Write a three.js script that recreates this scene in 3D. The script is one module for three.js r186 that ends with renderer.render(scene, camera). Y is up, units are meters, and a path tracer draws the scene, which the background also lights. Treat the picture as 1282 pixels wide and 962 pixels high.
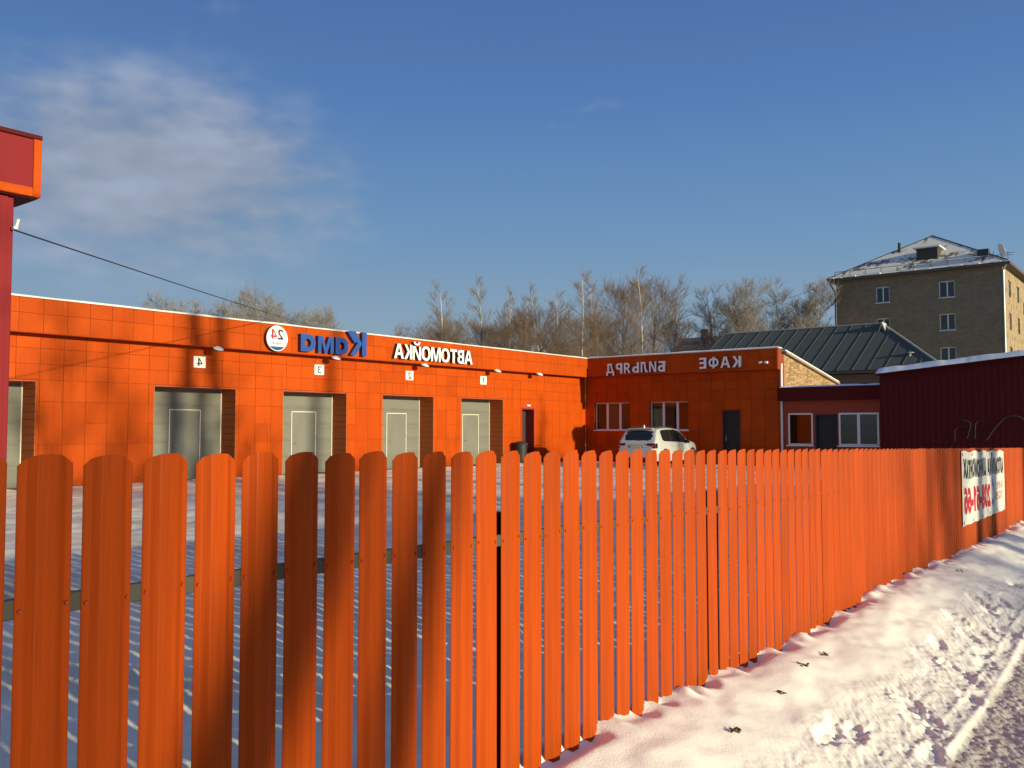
import * as THREE from 'three';
import { FontLoader } from 'three/addons/loaders/FontLoader.js';
import { TextGeometry } from 'three/addons/geometries/TextGeometry.js';
import { RoundedBoxGeometry } from 'three/addons/geometries/RoundedBoxGeometry.js';
import { mergeGeometries, mergeVertices } from 'three/addons/utils/BufferGeometryUtils.js';
import { ImprovedNoise } from 'three/addons/math/ImprovedNoise.js';

// ------------------------------------------------------------------ camera
const R = THREE.MathUtils.degToRad;
const scene = new THREE.Scene();
const camera = new THREE.PerspectiveCamera(46.93, 1024 / 768, 0.1, 6000);
camera.position.set(0, 1.6, 0);
camera.rotation.order = 'YXZ';
camera.rotation.set(R(2.79), R(38.107), 0);
scene.add(camera);

// ------------------------------------------------------------------ sky, sun, exposure
const SUN_EL = R(9), SUN_TILT = R(0.8);
const sunDir = new THREE.Vector3(Math.cos(SUN_EL) * Math.cos(SUN_TILT), Math.sin(SUN_EL), Math.cos(SUN_EL) * Math.sin(SUN_TILT));
const renderer = new THREE.WebGLRenderer({ antialias: true });
renderer.toneMapping = THREE.LinearToneMapping;
renderer.toneMappingExposure = 1.25;
renderer.shadowMap.enabled = true;
renderer.shadowMap.type = THREE.PCFSoftShadowMap;

function rng(seed) { let a = seed >>> 0; return () => { a = (a + 0x6D2B79F5) >>> 0; let t = a; t = Math.imul(t ^ (t >>> 15), t | 1); t ^= t + Math.imul(t ^ (t >>> 7), t | 61); return ((t ^ (t >>> 14)) >>> 0) / 4294967296; }; }
const noise3 = new ImprovedNoise();
const N = (x, y, z = 0.5) => noise3.noise(x + 31.7, y + 17.3, z + 5.1);
function fbm(x, y, z, o = 4) { let s = 0, a = 0.5; for (let i = 0; i < o; i++) { s += a * N(x, y, z); x *= 2.03; y *= 2.03; z *= 2.03; a *= 0.5; } return s; }
const sstep = (a, b, x) => { const t = Math.min(1, Math.max(0, (x - a) / (b - a))); return t * t * (3 - 2 * t); };
const mix = (a, b, t) => a + (b - a) * t;

function makeSky() {
  const W = 2048, H = 1024, data = new Float32Array(W * H * 4);
  const stops = [[0, 0.285, 0.335, 0.35], [0.06, 0.25, 0.32, 0.375], [0.12, 0.196, 0.29, 0.385], [0.21, 0.126, 0.242, 0.4], [0.34, 0.077, 0.171, 0.372], [0.47, 0.056, 0.122, 0.3], [0.6, 0.068, 0.121, 0.255], [1, 0.088, 0.13, 0.222]];
  for (let j = 0; j < H; j++) {
    const el = ((j + 0.5) / H - 0.5) * Math.PI, sy = Math.sin(el), ce = Math.cos(el);
    const h = Math.max(0, sy);
    let k = 0; while (k < stops.length - 2 && stops[k + 1][0] < h) k++;
    const A = stops[k], B = stops[k + 1], t = Math.min(1, Math.max(0, (h - A[0]) / (B[0] - A[0])));
    for (let i = 0; i < W; i++) {
      const az = ((i + 0.5) / W - 0.5) * 2 * Math.PI, x = Math.cos(az) * ce, z = Math.sin(az) * ce;
      let r = mix(A[1], B[1], t), g = mix(A[2], B[2], t), b = mix(A[3], B[3], t);
      // forward scattering round the low sun
      const c = Math.max(0, x * sunDir.x + sy * sunDir.y + z * sunDir.z), gl = Math.pow(c, 6) * 0.22 + Math.pow(c, 40) * 0.6;
      r += gl * 0.55; g += gl * 0.45; b += gl * 0.34;
      if (el > 0) {
        // clouds: soft broken wisps, thickest in one bank low in the sky (azimuth measured left of -Z)
        const alpha = Math.atan2(-x, -z), px = x / (sy + 0.22), pz = z / (sy + 0.22);
        const d = ((alpha - R(61)) / R(11.5)) ** 2 + ((el - R(15.0)) / R(5.2)) ** 2;
        const f = fbm(px * 2.6, pz * 2.6, 1.3, 5) + 0.5 * fbm(alpha * 22, el * 60, 3.7, 4) + 0.12 * fbm(alpha * 70, el * 150, 6.1, 3);
        let m = sstep(0.02, 0.95, 1.15 * Math.exp(-d * 0.7) + f * 0.9 - 0.02) * sstep(2.6, 0.4, d);
        const d2 = ((alpha + R(70)) / R(22)) ** 2 + ((el - R(20)) / R(6)) ** 2, d3 = ((alpha - R(140)) / R(26)) ** 2 + ((el - R(17)) / R(6)) ** 2;
        m = Math.max(m, sstep(0.1, 1, Math.exp(-d2) + f - 0.2) * 0.8, sstep(0.1, 1, Math.exp(-d3) + f - 0.2) * 0.8);
        m *= sstep(R(4), R(10), el) * 0.92;
        const lit = 0.98 + 0.42 * f;
        r = mix(r, 0.265 * lit, m); g = mix(g, 0.31 * lit, m); b = mix(b, 0.395 * lit, m);
      }
      if (el < 0) { const q = sstep(0, -0.12, sy); r = mix(r, 0.16, q); g = mix(g, 0.17, q); b = mix(b, 0.2, q); }
      const o = (j * W + i) * 4; data[o] = r; data[o + 1] = g; data[o + 2] = b; data[o + 3] = 1;
    }
  }
  const tex = new THREE.DataTexture(data, W, H, THREE.RGBAFormat, THREE.FloatType);
  tex.mapping = THREE.EquirectangularReflectionMapping; tex.magFilter = THREE.LinearFilter; tex.minFilter = THREE.LinearFilter; tex.colorSpace = THREE.LinearSRGBColorSpace;
  tex.wrapS = THREE.RepeatWrapping; tex.needsUpdate = true;
  return tex;
}
const skyTex = makeSky();
scene.background = skyTex; scene.environment = skyTex;
const sun = new THREE.DirectionalLight(new THREE.Color().setRGB(1, 0.9, 0.6), 4.6);
sun.position.copy(sunDir).multiplyScalar(120).add(new THREE.Vector3(-14, 0, -18)); sun.target.position.set(-14, 0, -18);
sun.castShadow = true; sun.shadow.mapSize.set(4096, 4096); sun.shadow.bias = -0.0005;
Object.assign(sun.shadow.camera, { left: -60, right: 60, top: 50, bottom: -30, near: 1, far: 320 });
scene.add(sun, sun.target);

// ------------------------------------------------------------------ helpers
const counts = {};
function numbered(name) { const n = counts[name] ?? 0; counts[name] = n + 1; return n ? `${name}_${String(n).padStart(3, '0')}` : name; }
function tag(o, label, category, group, kind) { if (label) o.userData.label = label; if (category) o.userData.category = category; if (group) o.userData.group = group; if (kind) o.userData.kind = kind; return o; }
function thing(name, label, category, pos = [0, 0, 0], turn = 0, group) {
  const o = new THREE.Group(); o.name = numbered(name); o.position.set(...pos); o.rotation.y = turn; scene.add(o); return tag(o, label, category, group);
}
function mesh(name, geo, mat, parent = scene) {
  const g = Array.isArray(geo) ? merge(geo) : geo;
  const m = new THREE.Mesh(g, mat); m.name = parent === scene ? numbered(name) : name; m.castShadow = m.receiveShadow = true; parent.add(m); return m;
}
function norm(g) {
  if (g.index) g = g.toNonIndexed();
  if (!g.attributes.uv) g.setAttribute('uv', new THREE.BufferAttribute(new Float32Array(g.attributes.position.count * 2), 2));
  for (const k of Object.keys(g.attributes)) if (!['position', 'normal', 'uv'].includes(k)) g.deleteAttribute(k);
  return g;
}
function merge(list) { return list.length === 1 ? list[0] : mergeGeometries(list.map(norm)); }
const bx = (x0, x1, y0, y1, z0, z1) => { const g = new THREE.BoxGeometry(Math.abs(x1 - x0), Math.abs(y1 - y0), Math.abs(z1 - z0)); g.translate((x0 + x1) / 2, (y0 + y1) / 2, (z0 + z1) / 2); return g; };
const rb = (x0, x1, y0, y1, z0, z1, r = 0.02) => { const g = new RoundedBoxGeometry(Math.abs(x1 - x0), Math.abs(y1 - y0), Math.abs(z1 - z0), 2, r); g.translate((x0 + x1) / 2, (y0 + y1) / 2, (z0 + z1) / 2); return g; };
// a box whose uv follow world coordinates (metres / scale); axis 'x' faces +X, 'z' faces +Z
function pbox(x0, x1, y0, y1, z0, z1, axis, su = 1, sv = 1) {
  const g = bx(x0, x1, y0, y1, z0, z1), p = g.attributes.position, uv = g.attributes.uv;
  for (let i = 0; i < p.count; i++) uv.setXY(i, (axis === 'x' ? -p.getZ(i) : p.getX(i)) / su, p.getY(i) / sv);
  return g;
}
function polyExtrude(pts, depth) { const s = new THREE.Shape(pts.map((p) => new THREE.Vector2(...p))); return new THREE.ExtrudeGeometry(s, { depth, bevelEnabled: false }); }
function cylBetween(a, b, r0, r1 = r0, seg = 8) {
  const A = new THREE.Vector3(...a), B = new THREE.Vector3(...b), L = A.distanceTo(B);
  const g = new THREE.CylinderGeometry(r1, r0, L, seg); g.translate(0, L / 2, 0);
  g.applyQuaternion(new THREE.Quaternion().setFromUnitVectors(new THREE.Vector3(0, 1, 0), B.clone().sub(A).normalize())); g.translate(A.x, A.y, A.z); return g;
}
function tube(pts, r, seg = 24, rad = 5) { return new THREE.TubeGeometry(new THREE.CatmullRomCurve3(pts.map((p) => new THREE.Vector3(...p))), seg, r, rad); }
const lin = (r, g, b) => new THREE.Color().setRGB(r, g, b);
const std = (c, rough = 0.7, extra = {}) => new THREE.MeshStandardMaterial({ color: c, roughness: rough, ...extra });

function dataTex(W, H, fn, srgb = true, repeat = true) {
  const d = new Uint8Array(W * H * 4);
  for (let j = 0; j < H; j++) for (let i = 0; i < W; i++) { const c = fn(i / W, j / H, i, j), o = (j * W + i) * 4; d[o] = Math.min(255, Math.max(0, c[0])); d[o + 1] = Math.min(255, Math.max(0, c[1])); d[o + 2] = Math.min(255, Math.max(0, c[2])); d[o + 3] = 255; }
  const t = new THREE.DataTexture(d, W, H); if (srgb) t.colorSpace = THREE.SRGBColorSpace; t.magFilter = THREE.LinearFilter; t.minFilter = THREE.LinearMipmapLinearFilter; t.generateMipmaps = true;
  if (repeat) t.wrapS = t.wrapT = THREE.RepeatWrapping; t.needsUpdate = true; return t;
}
function canvasTex(w, h, draw) { const c = document.createElement('canvas'); c.width = w; c.height = h; const x = c.getContext('2d'); draw(x, w, h); const t = new THREE.CanvasTexture(c); t.colorSpace = THREE.SRGBColorSpace; t.anisotropy = 8; return t; }
// tileable value noise for textures
function tileNoise(n, seed) { const r = rng(seed), v = new Float32Array(n * n).map(() => r()); return (u, w) => { const x = u * n, y = w * n, i = Math.floor(x), j = Math.floor(y), f = x - i, g = y - j, a = f * f * (3 - 2 * f), b = g * g * (3 - 2 * g), at = (p, q) => v[((q % n + n) % n) * n + ((p % n + n) % n)]; return mix(mix(at(i, j), at(i + 1, j), a), mix(at(i, j + 1), at(i + 1, j + 1), a), b); }; }

// ------------------------------------------------------------------ materials
const tnA = tileNoise(6, 1), tnB = tileNoise(22, 2), tnC = tileNoise(90, 3), tnD = tileNoise(200, 4);
// grime on the cladding: 24 m x 6 m tile, splash near the ground, streaks below the fascia
const grime = dataTex(1024, 256, (u, v) => {
  const y = v * 6; let k = 1 - 0.06 * tnA(u * 2, v) - 0.05 * tnB(u * 3, v * 0.8) - 0.03 * tnC(u * 6, v * 2);
  const streak = tnD(u * 4, v * 0.03); k -= 0.10 * sstep(0.62, 0.95, streak) * sstep(0.2, 0.9, tnB(u * 2, v * 0.5));
  const splash = sstep(1.0, 0.05, y + 0.5 * tnB(u * 4, 0.3)) * (0.5 + 0.5 * tnC(u * 3, v)); k -= 0.3 * splash;
  return [255 * k, 255 * (k - 0.01), 255 * Math.min(1, k)];
});
const ORANGE = [0.53, 0.074, 0.003];
const paint = (c, rough, extra = {}) => new THREE.MeshPhysicalMaterial({ color: c, roughness: rough, specularIntensity: 0.2, ...extra });
const orangeMats = [0.93, 1.0, 1.06].map((s, i) => paint(lin(ORANGE[0] * s, ORANGE[1] * s * (1 + (i - 1) * 0.02), ORANGE[2] * s), 0.6, { map: grime }));
const M = {
  joint: std(lin(0.26, 0.04, 0.006), 0.8), soffit: std(lin(0.42, 0.07, 0.012), 0.7),
  maroon: new THREE.MeshPhysicalMaterial({ color: lin(0.085, 0.008, 0.008), roughness: 0.7, specularIntensity: 0.25 }), maroonDark: new THREE.MeshPhysicalMaterial({ color: lin(0.075, 0.006, 0.007), roughness: 0.7, specularIntensity: 0.3 }), crimson: new THREE.MeshPhysicalMaterial({ color: lin(0.21, 0.012, 0.016), roughness: 0.6, specularIntensity: 0.3 }),
  flash: std(lin(0.72, 0.66, 0.6), 0.5), white: std(lin(0.8, 0.8, 0.78), 0.5), whitePlastic: std(lin(0.78, 0.78, 0.77), 0.35), black: std(lin(0.02, 0.02, 0.022), 0.6),
  dark: std(lin(0.03, 0.025, 0.022), 0.8), interior: std(lin(0.05, 0.04, 0.035), 0.9), curtain: std(lin(0.35, 0.16, 0.09), 0.95),
  steel: std(lin(0.085, 0.08, 0.058), 0.65, { metalness: 0.25 }), post: std(lin(0.05, 0.012, 0.01), 0.6), screw: std(lin(0.34, 0.04, 0.006), 0.5),
  blue: std(lin(0.008, 0.06, 0.28), 0.5), blueSide: std(lin(0.01, 0.03, 0.12), 0.5), letterSide: std(lin(0.05, 0.03, 0.035), 0.6),
  glass: new THREE.MeshPhysicalMaterial({ color: lin(0.75, 0.8, 0.8), transmission: 1, thickness: 0, roughness: 0.03, ior: 1.5 }),
  darkGlass: std(lin(0.012, 0.014, 0.016), 0.06), concrete: std(lin(0.25, 0.24, 0.23), 0.9), cable: std(lin(0.02, 0.02, 0.022), 0.7),
  galv: std(lin(0.5, 0.5, 0.5), 0.4, { metalness: 0.6 }), handle: std(lin(0.55, 0.53, 0.5), 0.3, { metalness: 0.8 }),
};
const snowNoise = dataTex(512, 512, (u, v) => { const k = 120 + 60 * tnB(u, v) + 60 * tnC(u, v) + 50 * tnD(u, v); return [k, k, k]; }, false);
const snowRoof = std(lin(0.86, 0.87, 0.9), 0.9, { bumpMap: snowNoise, bumpScale: 0.03 });
const snowMat = new THREE.MeshStandardMaterial({ color: 0xffffff, vertexColors: true, roughness: 0.85, bumpMap: snowNoise, bumpScale: 0.003 });

// ------------------------------------------------------------------ ground
function sheet(us, vs, pos, col, uvS = 1) {
  const nu = us.length, nv = vs.length, P = new Float32Array(nu * nv * 3), C = new Float32Array(nu * nv * 3), U = new Float32Array(nu * nv * 2), I = [];
  let k = 0; for (const v of vs) for (const u of us) { const p = pos(u, v), c = col(u, v, p); P.set(p, k * 3); C.set(c, k * 3); U[k * 2] = p[0] / uvS; U[k * 2 + 1] = p[2] / uvS; k++; }
  for (let j = 0; j < nv - 1; j++) for (let i = 0; i < nu - 1; i++) { const a = j * nu + i, b = a + 1, c = a + nu, d = c + 1; I.push(a, b, d, a, d, c); }
  const g = new THREE.BufferGeometry(); g.setAttribute('position', new THREE.BufferAttribute(P, 3)); g.setAttribute('color', new THREE.BufferAttribute(C, 3)); g.setAttribute('uv', new THREE.BufferAttribute(U, 2)); g.setIndex(I); g.computeVertexNormals();
  let up = 0; for (let i = 0; i < g.attributes.normal.count; i += 7) up += g.attributes.normal.getY(i);
  if (up < 0) { for (let i = 0; i < I.length; i += 3) { const t = I[i + 1]; I[i + 1] = I[i + 2]; I[i + 2] = t; } g.setIndex(I); g.computeVertexNormals(); }
  return g;
}
const range = (a, b, st) => { const n = Math.round((b - a) / st), o = []; for (let i = 0; i <= n; i++) o.push(a + (b - a) * i / n); return o; };
const fenceX = (s) => -2.09 - 0.0367 * (s - 0.88);            // s = metres ahead along -Z
const fenceTop = (s) => 1.54 - 0.018 * (s - 0.88);
const road = (s) => { const q = Math.max(-12, Math.min(45, s)); return -0.02 * (q - 4); };
const foot = [];
{ const r = rng(77); for (let i = 0; i < 80; i++) foot.push([0.62 + 0.5 * Math.pow(r(), 0.8), 0.6 + r() * 19, 0.1 + r() * 0.06, 0.01 + r() * 0.018, r() * 3.1]); }
const footGrid = {}; foot.forEach((f) => { for (let q = Math.floor(f[1] - 0.4); q <= Math.floor(f[1] + 0.4); q++) (footGrid[q] ??= []).push(f); });
function streetH(u, s) {                                        // u = metres from the fence toward the street
  const base = road(s);
  const hb = 0.25 * (1 - 0.35 * sstep(9, 20, s)) * (1 + 0.22 * N(s * 0.7, 1.1) + 0.12 * N(s * 2.1, 4.2));
  const w = 1.3 + 0.15 * N(s * 0.45, 8.8), tt = Math.min(1, Math.max(0, (u - 0.03) / w));
  let h = hb * (0.45 * (1 - sstep(0, 1, tt)) + 0.55 * (1 - tt));
  h += 0.028 * N(u * 3.5, s * 1.6, 2) * sstep(1.1, 0.3, u) + 0.008 * N(u * 9, s * 6, 7);
  // scoured hollow and small lumps against the pickets
  const ed = Math.abs(u - 0.035); h -= (0.018 + 0.03 * N(s * 3.1, 2.2) + 0.06 * sstep(-0.05, 0.35, N(s * 5.3, 9.1))) * Math.exp(-((ed / 0.06) ** 2)); h += 0.05 * sstep(0.12, 0.4, N(s * 6.7, 4.4)) * Math.exp(-(((u - 0.05) / 0.06) ** 2));
  if (u < 0) h -= 0.1 * sstep(0, -0.3, u);
  // trampled strip
  const tr = sstep(0.5, 0.85, u + 0.2 * N(s * 0.9, 6.6)) * sstep(1.16, 1.1, u);
  h += tr * (0.008 * N(u * 9, s * 4, 3) + 0.011 * Math.abs(N(u * 19, s * 9, 6)) + 0.010 * Math.abs(N(u * 44, s * 26, 2)) + 0.005 * N(u * 80, s * 60, 8));
  for (const f of footGrid[Math.floor(s)] ?? []) { const du = u - f[0], ds = s - f[1], c = Math.cos(f[4] * 0.25), sn = Math.sin(f[4] * 0.25), a = (du * c + ds * sn) / (f[2] * 0.5), b = (-du * sn + ds * c) / (f[2] * 1.15), q = (a * a + b * b) * (1 + 0.9 * N(u * 26, s * 26, 5)); if (q < 4) h += f[3] * (-Math.exp(-q * q) + 0.22 * Math.exp(-((Math.sqrt(Math.max(0, q)) - 1.25) ** 2) * 9)); }
  // pressed wheel ridge, then churned slush
  const rx = 1.13 + 0.03 * N(s * 0.6, 3.3); h += 0.007 * Math.exp(-(((u - rx + 0.11) / 0.014) ** 2)) + 0.012 * Math.exp(-(((u - rx) / 0.02) ** 2)) * (0.8 + 0.6 * N(s * 3, 5.5)) - 0.005 * Math.exp(-(((u - rx - 0.05) / 0.03) ** 2));
  const sl = sstep(1.145, 1.19, u + 0.03 * N(s * 9, u * 9)) * (1 - 0.55 * sstep(1.6, 2.2, u));
  h += sl * (0.010 * Math.abs(N(u * 14, s * 8, 1)) + 0.015 * Math.abs(N(u * 36, s * 18, 4)) + 0.011 * Math.abs(N(u * 70, s * 44, 9)) - 0.012);
  h -= 0.085 * sstep(0.15, 1.15, u);
  return base + h;
}
function streetC(u, s) {
  let c = [0.93, 0.905, 0.82];
  const d1 = sstep(0.55, 1.05, u + 0.25 * N(u * 4, s * 2.5, 8)) * (0.35 + 0.25 * N(u * 9, s * 6, 2));
  const d2 = sstep(1.12, 1.2, u + 0.05 * N(s * 3, u * 2)) * (0.75 + 0.35 * N(u * 20, s * 15, 3));
  const d = Math.min(1, Math.max(0, d1 * 0.55, d2));
  const dirt = [0.52, 0.45, 0.37];
  return c.map((v, i) => mix(v, dirt[i], d));
}
{
  const us = [-0.6, -0.4, ...range(-0.25, 2.2, 0.0125), 2.4, 2.7, 3.2, 4, 6, 10, 20, 60, 200, 600];
  const vs = [-300, -100, -40, -15, -6, -3, -1, ...range(0, 1.5, 0.1), ...range(1.55, 8, 0.014), ...range(8.03, 21, 0.03), 21.5, 22.5, 24, 27, 31, 36, 42, 60, 120, 400];
  const vs2 = vs.slice().reverse();
  const g = sheet(us, vs2, (u, s) => [fenceX(Math.max(-20, Math.min(40, s))) + u, (u > 2.25 || s > 21 || s < 0) ? road(s) - 0.085 + (u < 0.9 ? 0.2 * sstep(0.9, 0.1, u) - (u < -0.3 ? 0.2 : 0) : 0) : streetH(u, s), -s], streetC, 0.5);
  tag(mesh('street_snow', g, snowMat), null, null, null, 'structure');
}
const ruts = (x, z) => { const q = x * 0.25 + z + 0.9 * N(x * 0.12, z * 0.12, 4); return Math.sin(q * 2.6) * 0.5 + Math.sin(q * 6.1 + 1.3) * 0.3; };
function yardH(x, z) {
  const s = -z, d = fenceX(s) - x;
  let h = 0.035 * N(x * 0.5, z * 0.5, 1) + 0.022 * ruts(x, z) + 0.035 * N(x * 2.3, z * 2.3, 6) + (0.05 * Math.abs(N(x * 5, z * 5, 3)) + 0.03 * N(x * 9, z * 9, 5)) * sstep(-9, -3, x) + 0.015 * Math.abs(N(x * 6, z * 6, 3));
  h += 0.16 * sstep(-21.6, -23.0, x) * sstep(0.1, 0.5, N(z * 0.9, 2.4) + 0.35) * (z > -28 ? 0.4 : 0.6);
  h = mix(Math.min(0, road(s)) + 0.06, h, sstep(0.0, 2.0, d));
  if (d > 0 && d < 1) h += 0.05 * N(x * 5, z * 3, 8);
  return h;
}
{
  const xs = [-700, -250, -120, -60, -40, -30, -25, -23.8, ...range(-23.5, -8, 0.11), ...range(-7.94, -2, 0.06)];
  const zs = [-700, -250, -120, -80, -55, -42, ...range(-36, -9, 0.13), ...range(-8.9, 1, 0.07), 2, 3, 8, 20, 60, 300];
  const g = sheet(xs, zs, (x, z) => { const fx = fenceX(Math.max(-20, Math.min(40, -z))); const xx = x > -3.2 ? Math.min(x, mix(-3.2, fx - 0.12, (x + 3.2) / 1.2)) : x; return [xx, (x < -23.6 || z < -36 || z > 3) ? -0.03 : yardH(xx, z), z]; },
    (x, z) => { const w = sstep(-0.1, 0.7, ruts(x, z) + 0.6 * N(x * 0.4, z * 0.4, 9) + 0.5 * N(x * 2.2, z * 2.2, 2)) * 0.55 * sstep(-2.6, -5, x); return [mix(0.9, 0.56, w), mix(0.79, 0.45, w), mix(0.65, 0.34, w)]; }, 0.7);
  tag(mesh('yard_snow', g, snowMat), null, null, null, 'structure');
  const gd = new THREE.CircleGeometry(3500, 64); gd.rotateX(-Math.PI / 2); gd.translate(0, -1.6, 0);
  tag(mesh('ground', gd, std(lin(0.7, 0.7, 0.72), 0.95)), null, null, null, 'structure');
}

// ------------------------------------------------------------------ picket fence
{
  const fence = thing('picket_fence', 'long orange metal picket fence along the snowy roadside in front of the yard', 'fence', [0, 0, 0]);
  // cross-section of one pressed-steel picket: flange, slope, raised rib, slope, flange
  const prof = [[0, 0.0], [0.004, 0.003], [0.016, 0.003], [0.019, 0.004], [0.036, 0.0165], [0.04, 0.0178], [0.0625, 0.0184], [0.085, 0.0178], [0.089, 0.0165], [0.106, 0.004], [0.109, 0.003], [0.121, 0.003], [0.125, 0.0]];
  function picketGeo(seed) {
    const r = rng(seed), H = 1.5, rows = [0, 0.3, 0.6, 0.9, 1.2, 1.4], T = 0.0016, bow = (r() - 0.5) * 0.006, P = [], U = [], I = [];
    const topY = (u) => { const q = Math.abs(u / 0.125 - 0.5) * 2; return H - 0.024 * Math.pow(q, 3.2) - 0.002 * q; };
    const nr = rows.length + 1, nc = prof.length;
    for (const side of [0, 1]) for (let j = 0; j < nr; j++) for (let i = 0; i < nc; i++) {
      const [u, d] = prof[i], y = j < rows.length ? rows[j] : topY(u); P.push(u + bow * Math.sin(y * 2), y, d - side * T); U.push(u / 0.5 + seed * 0.263, y / 1.5);
    }
    const id = (s, j, i) => s * nr * nc + j * nc + i;
    for (let j = 0; j < nr - 1; j++) for (let i = 0; i < nc - 1; i++) { I.push(id(0, j, i), id(0, j, i + 1), id(0, j + 1, i + 1), id(0, j, i), id(0, j + 1, i + 1), id(0, j + 1, i)); I.push(id(1, j, i), id(1, j + 1, i + 1), id(1, j, i + 1), id(1, j, i), id(1, j + 1, i), id(1, j + 1, i + 1)); }
    for (let i = 0; i < nc - 1; i++) { const a = id(0, nr - 1, i), b = id(0, nr - 1, i + 1), c = id(1, nr - 1, i), d = id(1, nr - 1, i + 1); I.push(a, b, d, a, d, c); }
    for (let j = 0; j < nr - 1; j++) for (const i of [0, nc - 1]) { const a = id(0, j, i), b = id(0, j + 1, i), c = id(1, j, i), d = id(1, j + 1, i); if (i) I.push(a, c, d, a, d, b); else I.push(a, d, c, a, b, d); }
    let g = new THREE.BufferGeometry(); g.setAttribute('position', new THREE.Float32BufferAttribute(P, 3)); g.setAttribute('uv', new THREE.Float32BufferAttribute(U, 2)); g.setIndex(I); g = g.toNonIndexed();
    // smooth across the rib bends, hard at the sheet edges
    g.computeVertexNormals(); return g;
  }
  const streak = dataTex(512, 512, (u, v) => { const splash = sstep(0.42, 0.05, v + 0.16 * tnB(u * 2, v)) * (0.35 + 0.65 * tnC(u * 2, v * 3)), run = sstep(0.7, 0.97, tnD(u, v * 0.035)) * tnB(u * 2, v * 0.5), fleck = sstep(0.93, 0.99, tnD(u * 1.7 + 0.2, v * 2.3)); const k = 255 * (1 - 0.06 * tnB(u * 2, v * 0.3) - 0.05 * tnD(u, v * 0.05) - 0.05 * tnA(u, v) - 0.11 * run - 0.12 * fleck); return [k * (1 - 0.10 * splash), Math.min(255, k * (1 + 0.04 * splash)), Math.min(255, k)]; });
  const wav = dataTex(256, 256, (u, v) => { const k = 255 * (0.6 * tnA(u, v) + 0.3 * tnB(u, v * 0.4) + 0.1 * tnC(u, v)); return [k, k, k]; }, false);
  const geos = [1, 2, 3, 4, 5, 6].map(picketGeo), mats = [0.93, 0.98, 1, 1.03, 1.07].map((k) => paint(lin(0.49 * k, 0.066 * k, 0.003 * k), 0.5, { map: streak, bumpMap: wav, bumpScale: 0.002 }));
  const sg = new THREE.CylinderGeometry(0.0045, 0.006, 0.004, 8); sg.rotateX(Math.PI / 2);
  const dirAng = Math.atan2(0.0367, 1), r = rng(9), c = Math.cos(dirAng);
  for (let k = -4; k <= 152; k++) {
    const s = 0.88 + k * 0.15 * c, x = fenceX(s), m = mesh('picket', geos[(k * 5 + 30) % 6], mats[Math.floor(r() * 5)], fence);
    m.position.set(x, fenceTop(s) - 1.5 + (r() - 0.5) * 0.007, -s); m.rotation.set(0, Math.PI / 2 + dirAng + (r() - 0.5) * 0.03, (r() - 0.5) * 0.006);
    if (k < 46) for (const u of [0.0105, 0.1145]) { const q = mesh('screw', sg, M.screw, m); q.position.set(u, 1.5 - 0.345 + (r() - 0.5) * 0.012, 0.0055); }
  }
  const s0 = 0.2, s1 = 23.7, bar = (dy, h, back) => { const pts = [[fenceX(s0) - back, fenceTop(s0) + dy, -s0], [fenceX(s1) - back, fenceTop(s1) + dy, -s1]]; const L = Math.hypot(pts[1][0] - pts[0][0], pts[1][1] - pts[0][1], s1 - s0), g = new RoundedBoxGeometry(0.022, h, L, 2, 0.004); g.rotateX(-Math.atan2(pts[1][1] - pts[0][1], s1 - s0) * -1); g.rotateY(dirAng); g.translate((pts[0][0] + pts[1][0]) / 2, (pts[0][1] + pts[1][1]) / 2, -(s0 + s1) / 2); return g; };
  mesh('rail', bar(-0.345, 0.045, 0.013), M.steel, fence);
  mesh('rail', bar(-1.37, 0.045, 0.013), M.steel, fence);
  for (let k = 12; k < 152; k += 14) { const s = 0.88 + (k - 0.1) * 0.15 * c + 0.05, g = rb(-0.03, 0.03, -0.3, fenceTop(s) - 0.24, -0.03, 0.03, 0.005); const m = mesh('post', g, M.post, fence); m.position.set(fenceX(s) - 0.06, 0, -s); m.rotation.y = dirAng; }
  { const s = 0.88 - 2.1 * 0.15, m = mesh('post', rb(-0.03, 0.03, -0.3, 1.4, -0.03, 0.03, 0.005), M.post, fence); m.position.set(fenceX(s) - 0.06, 0, -s); }
}
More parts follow.
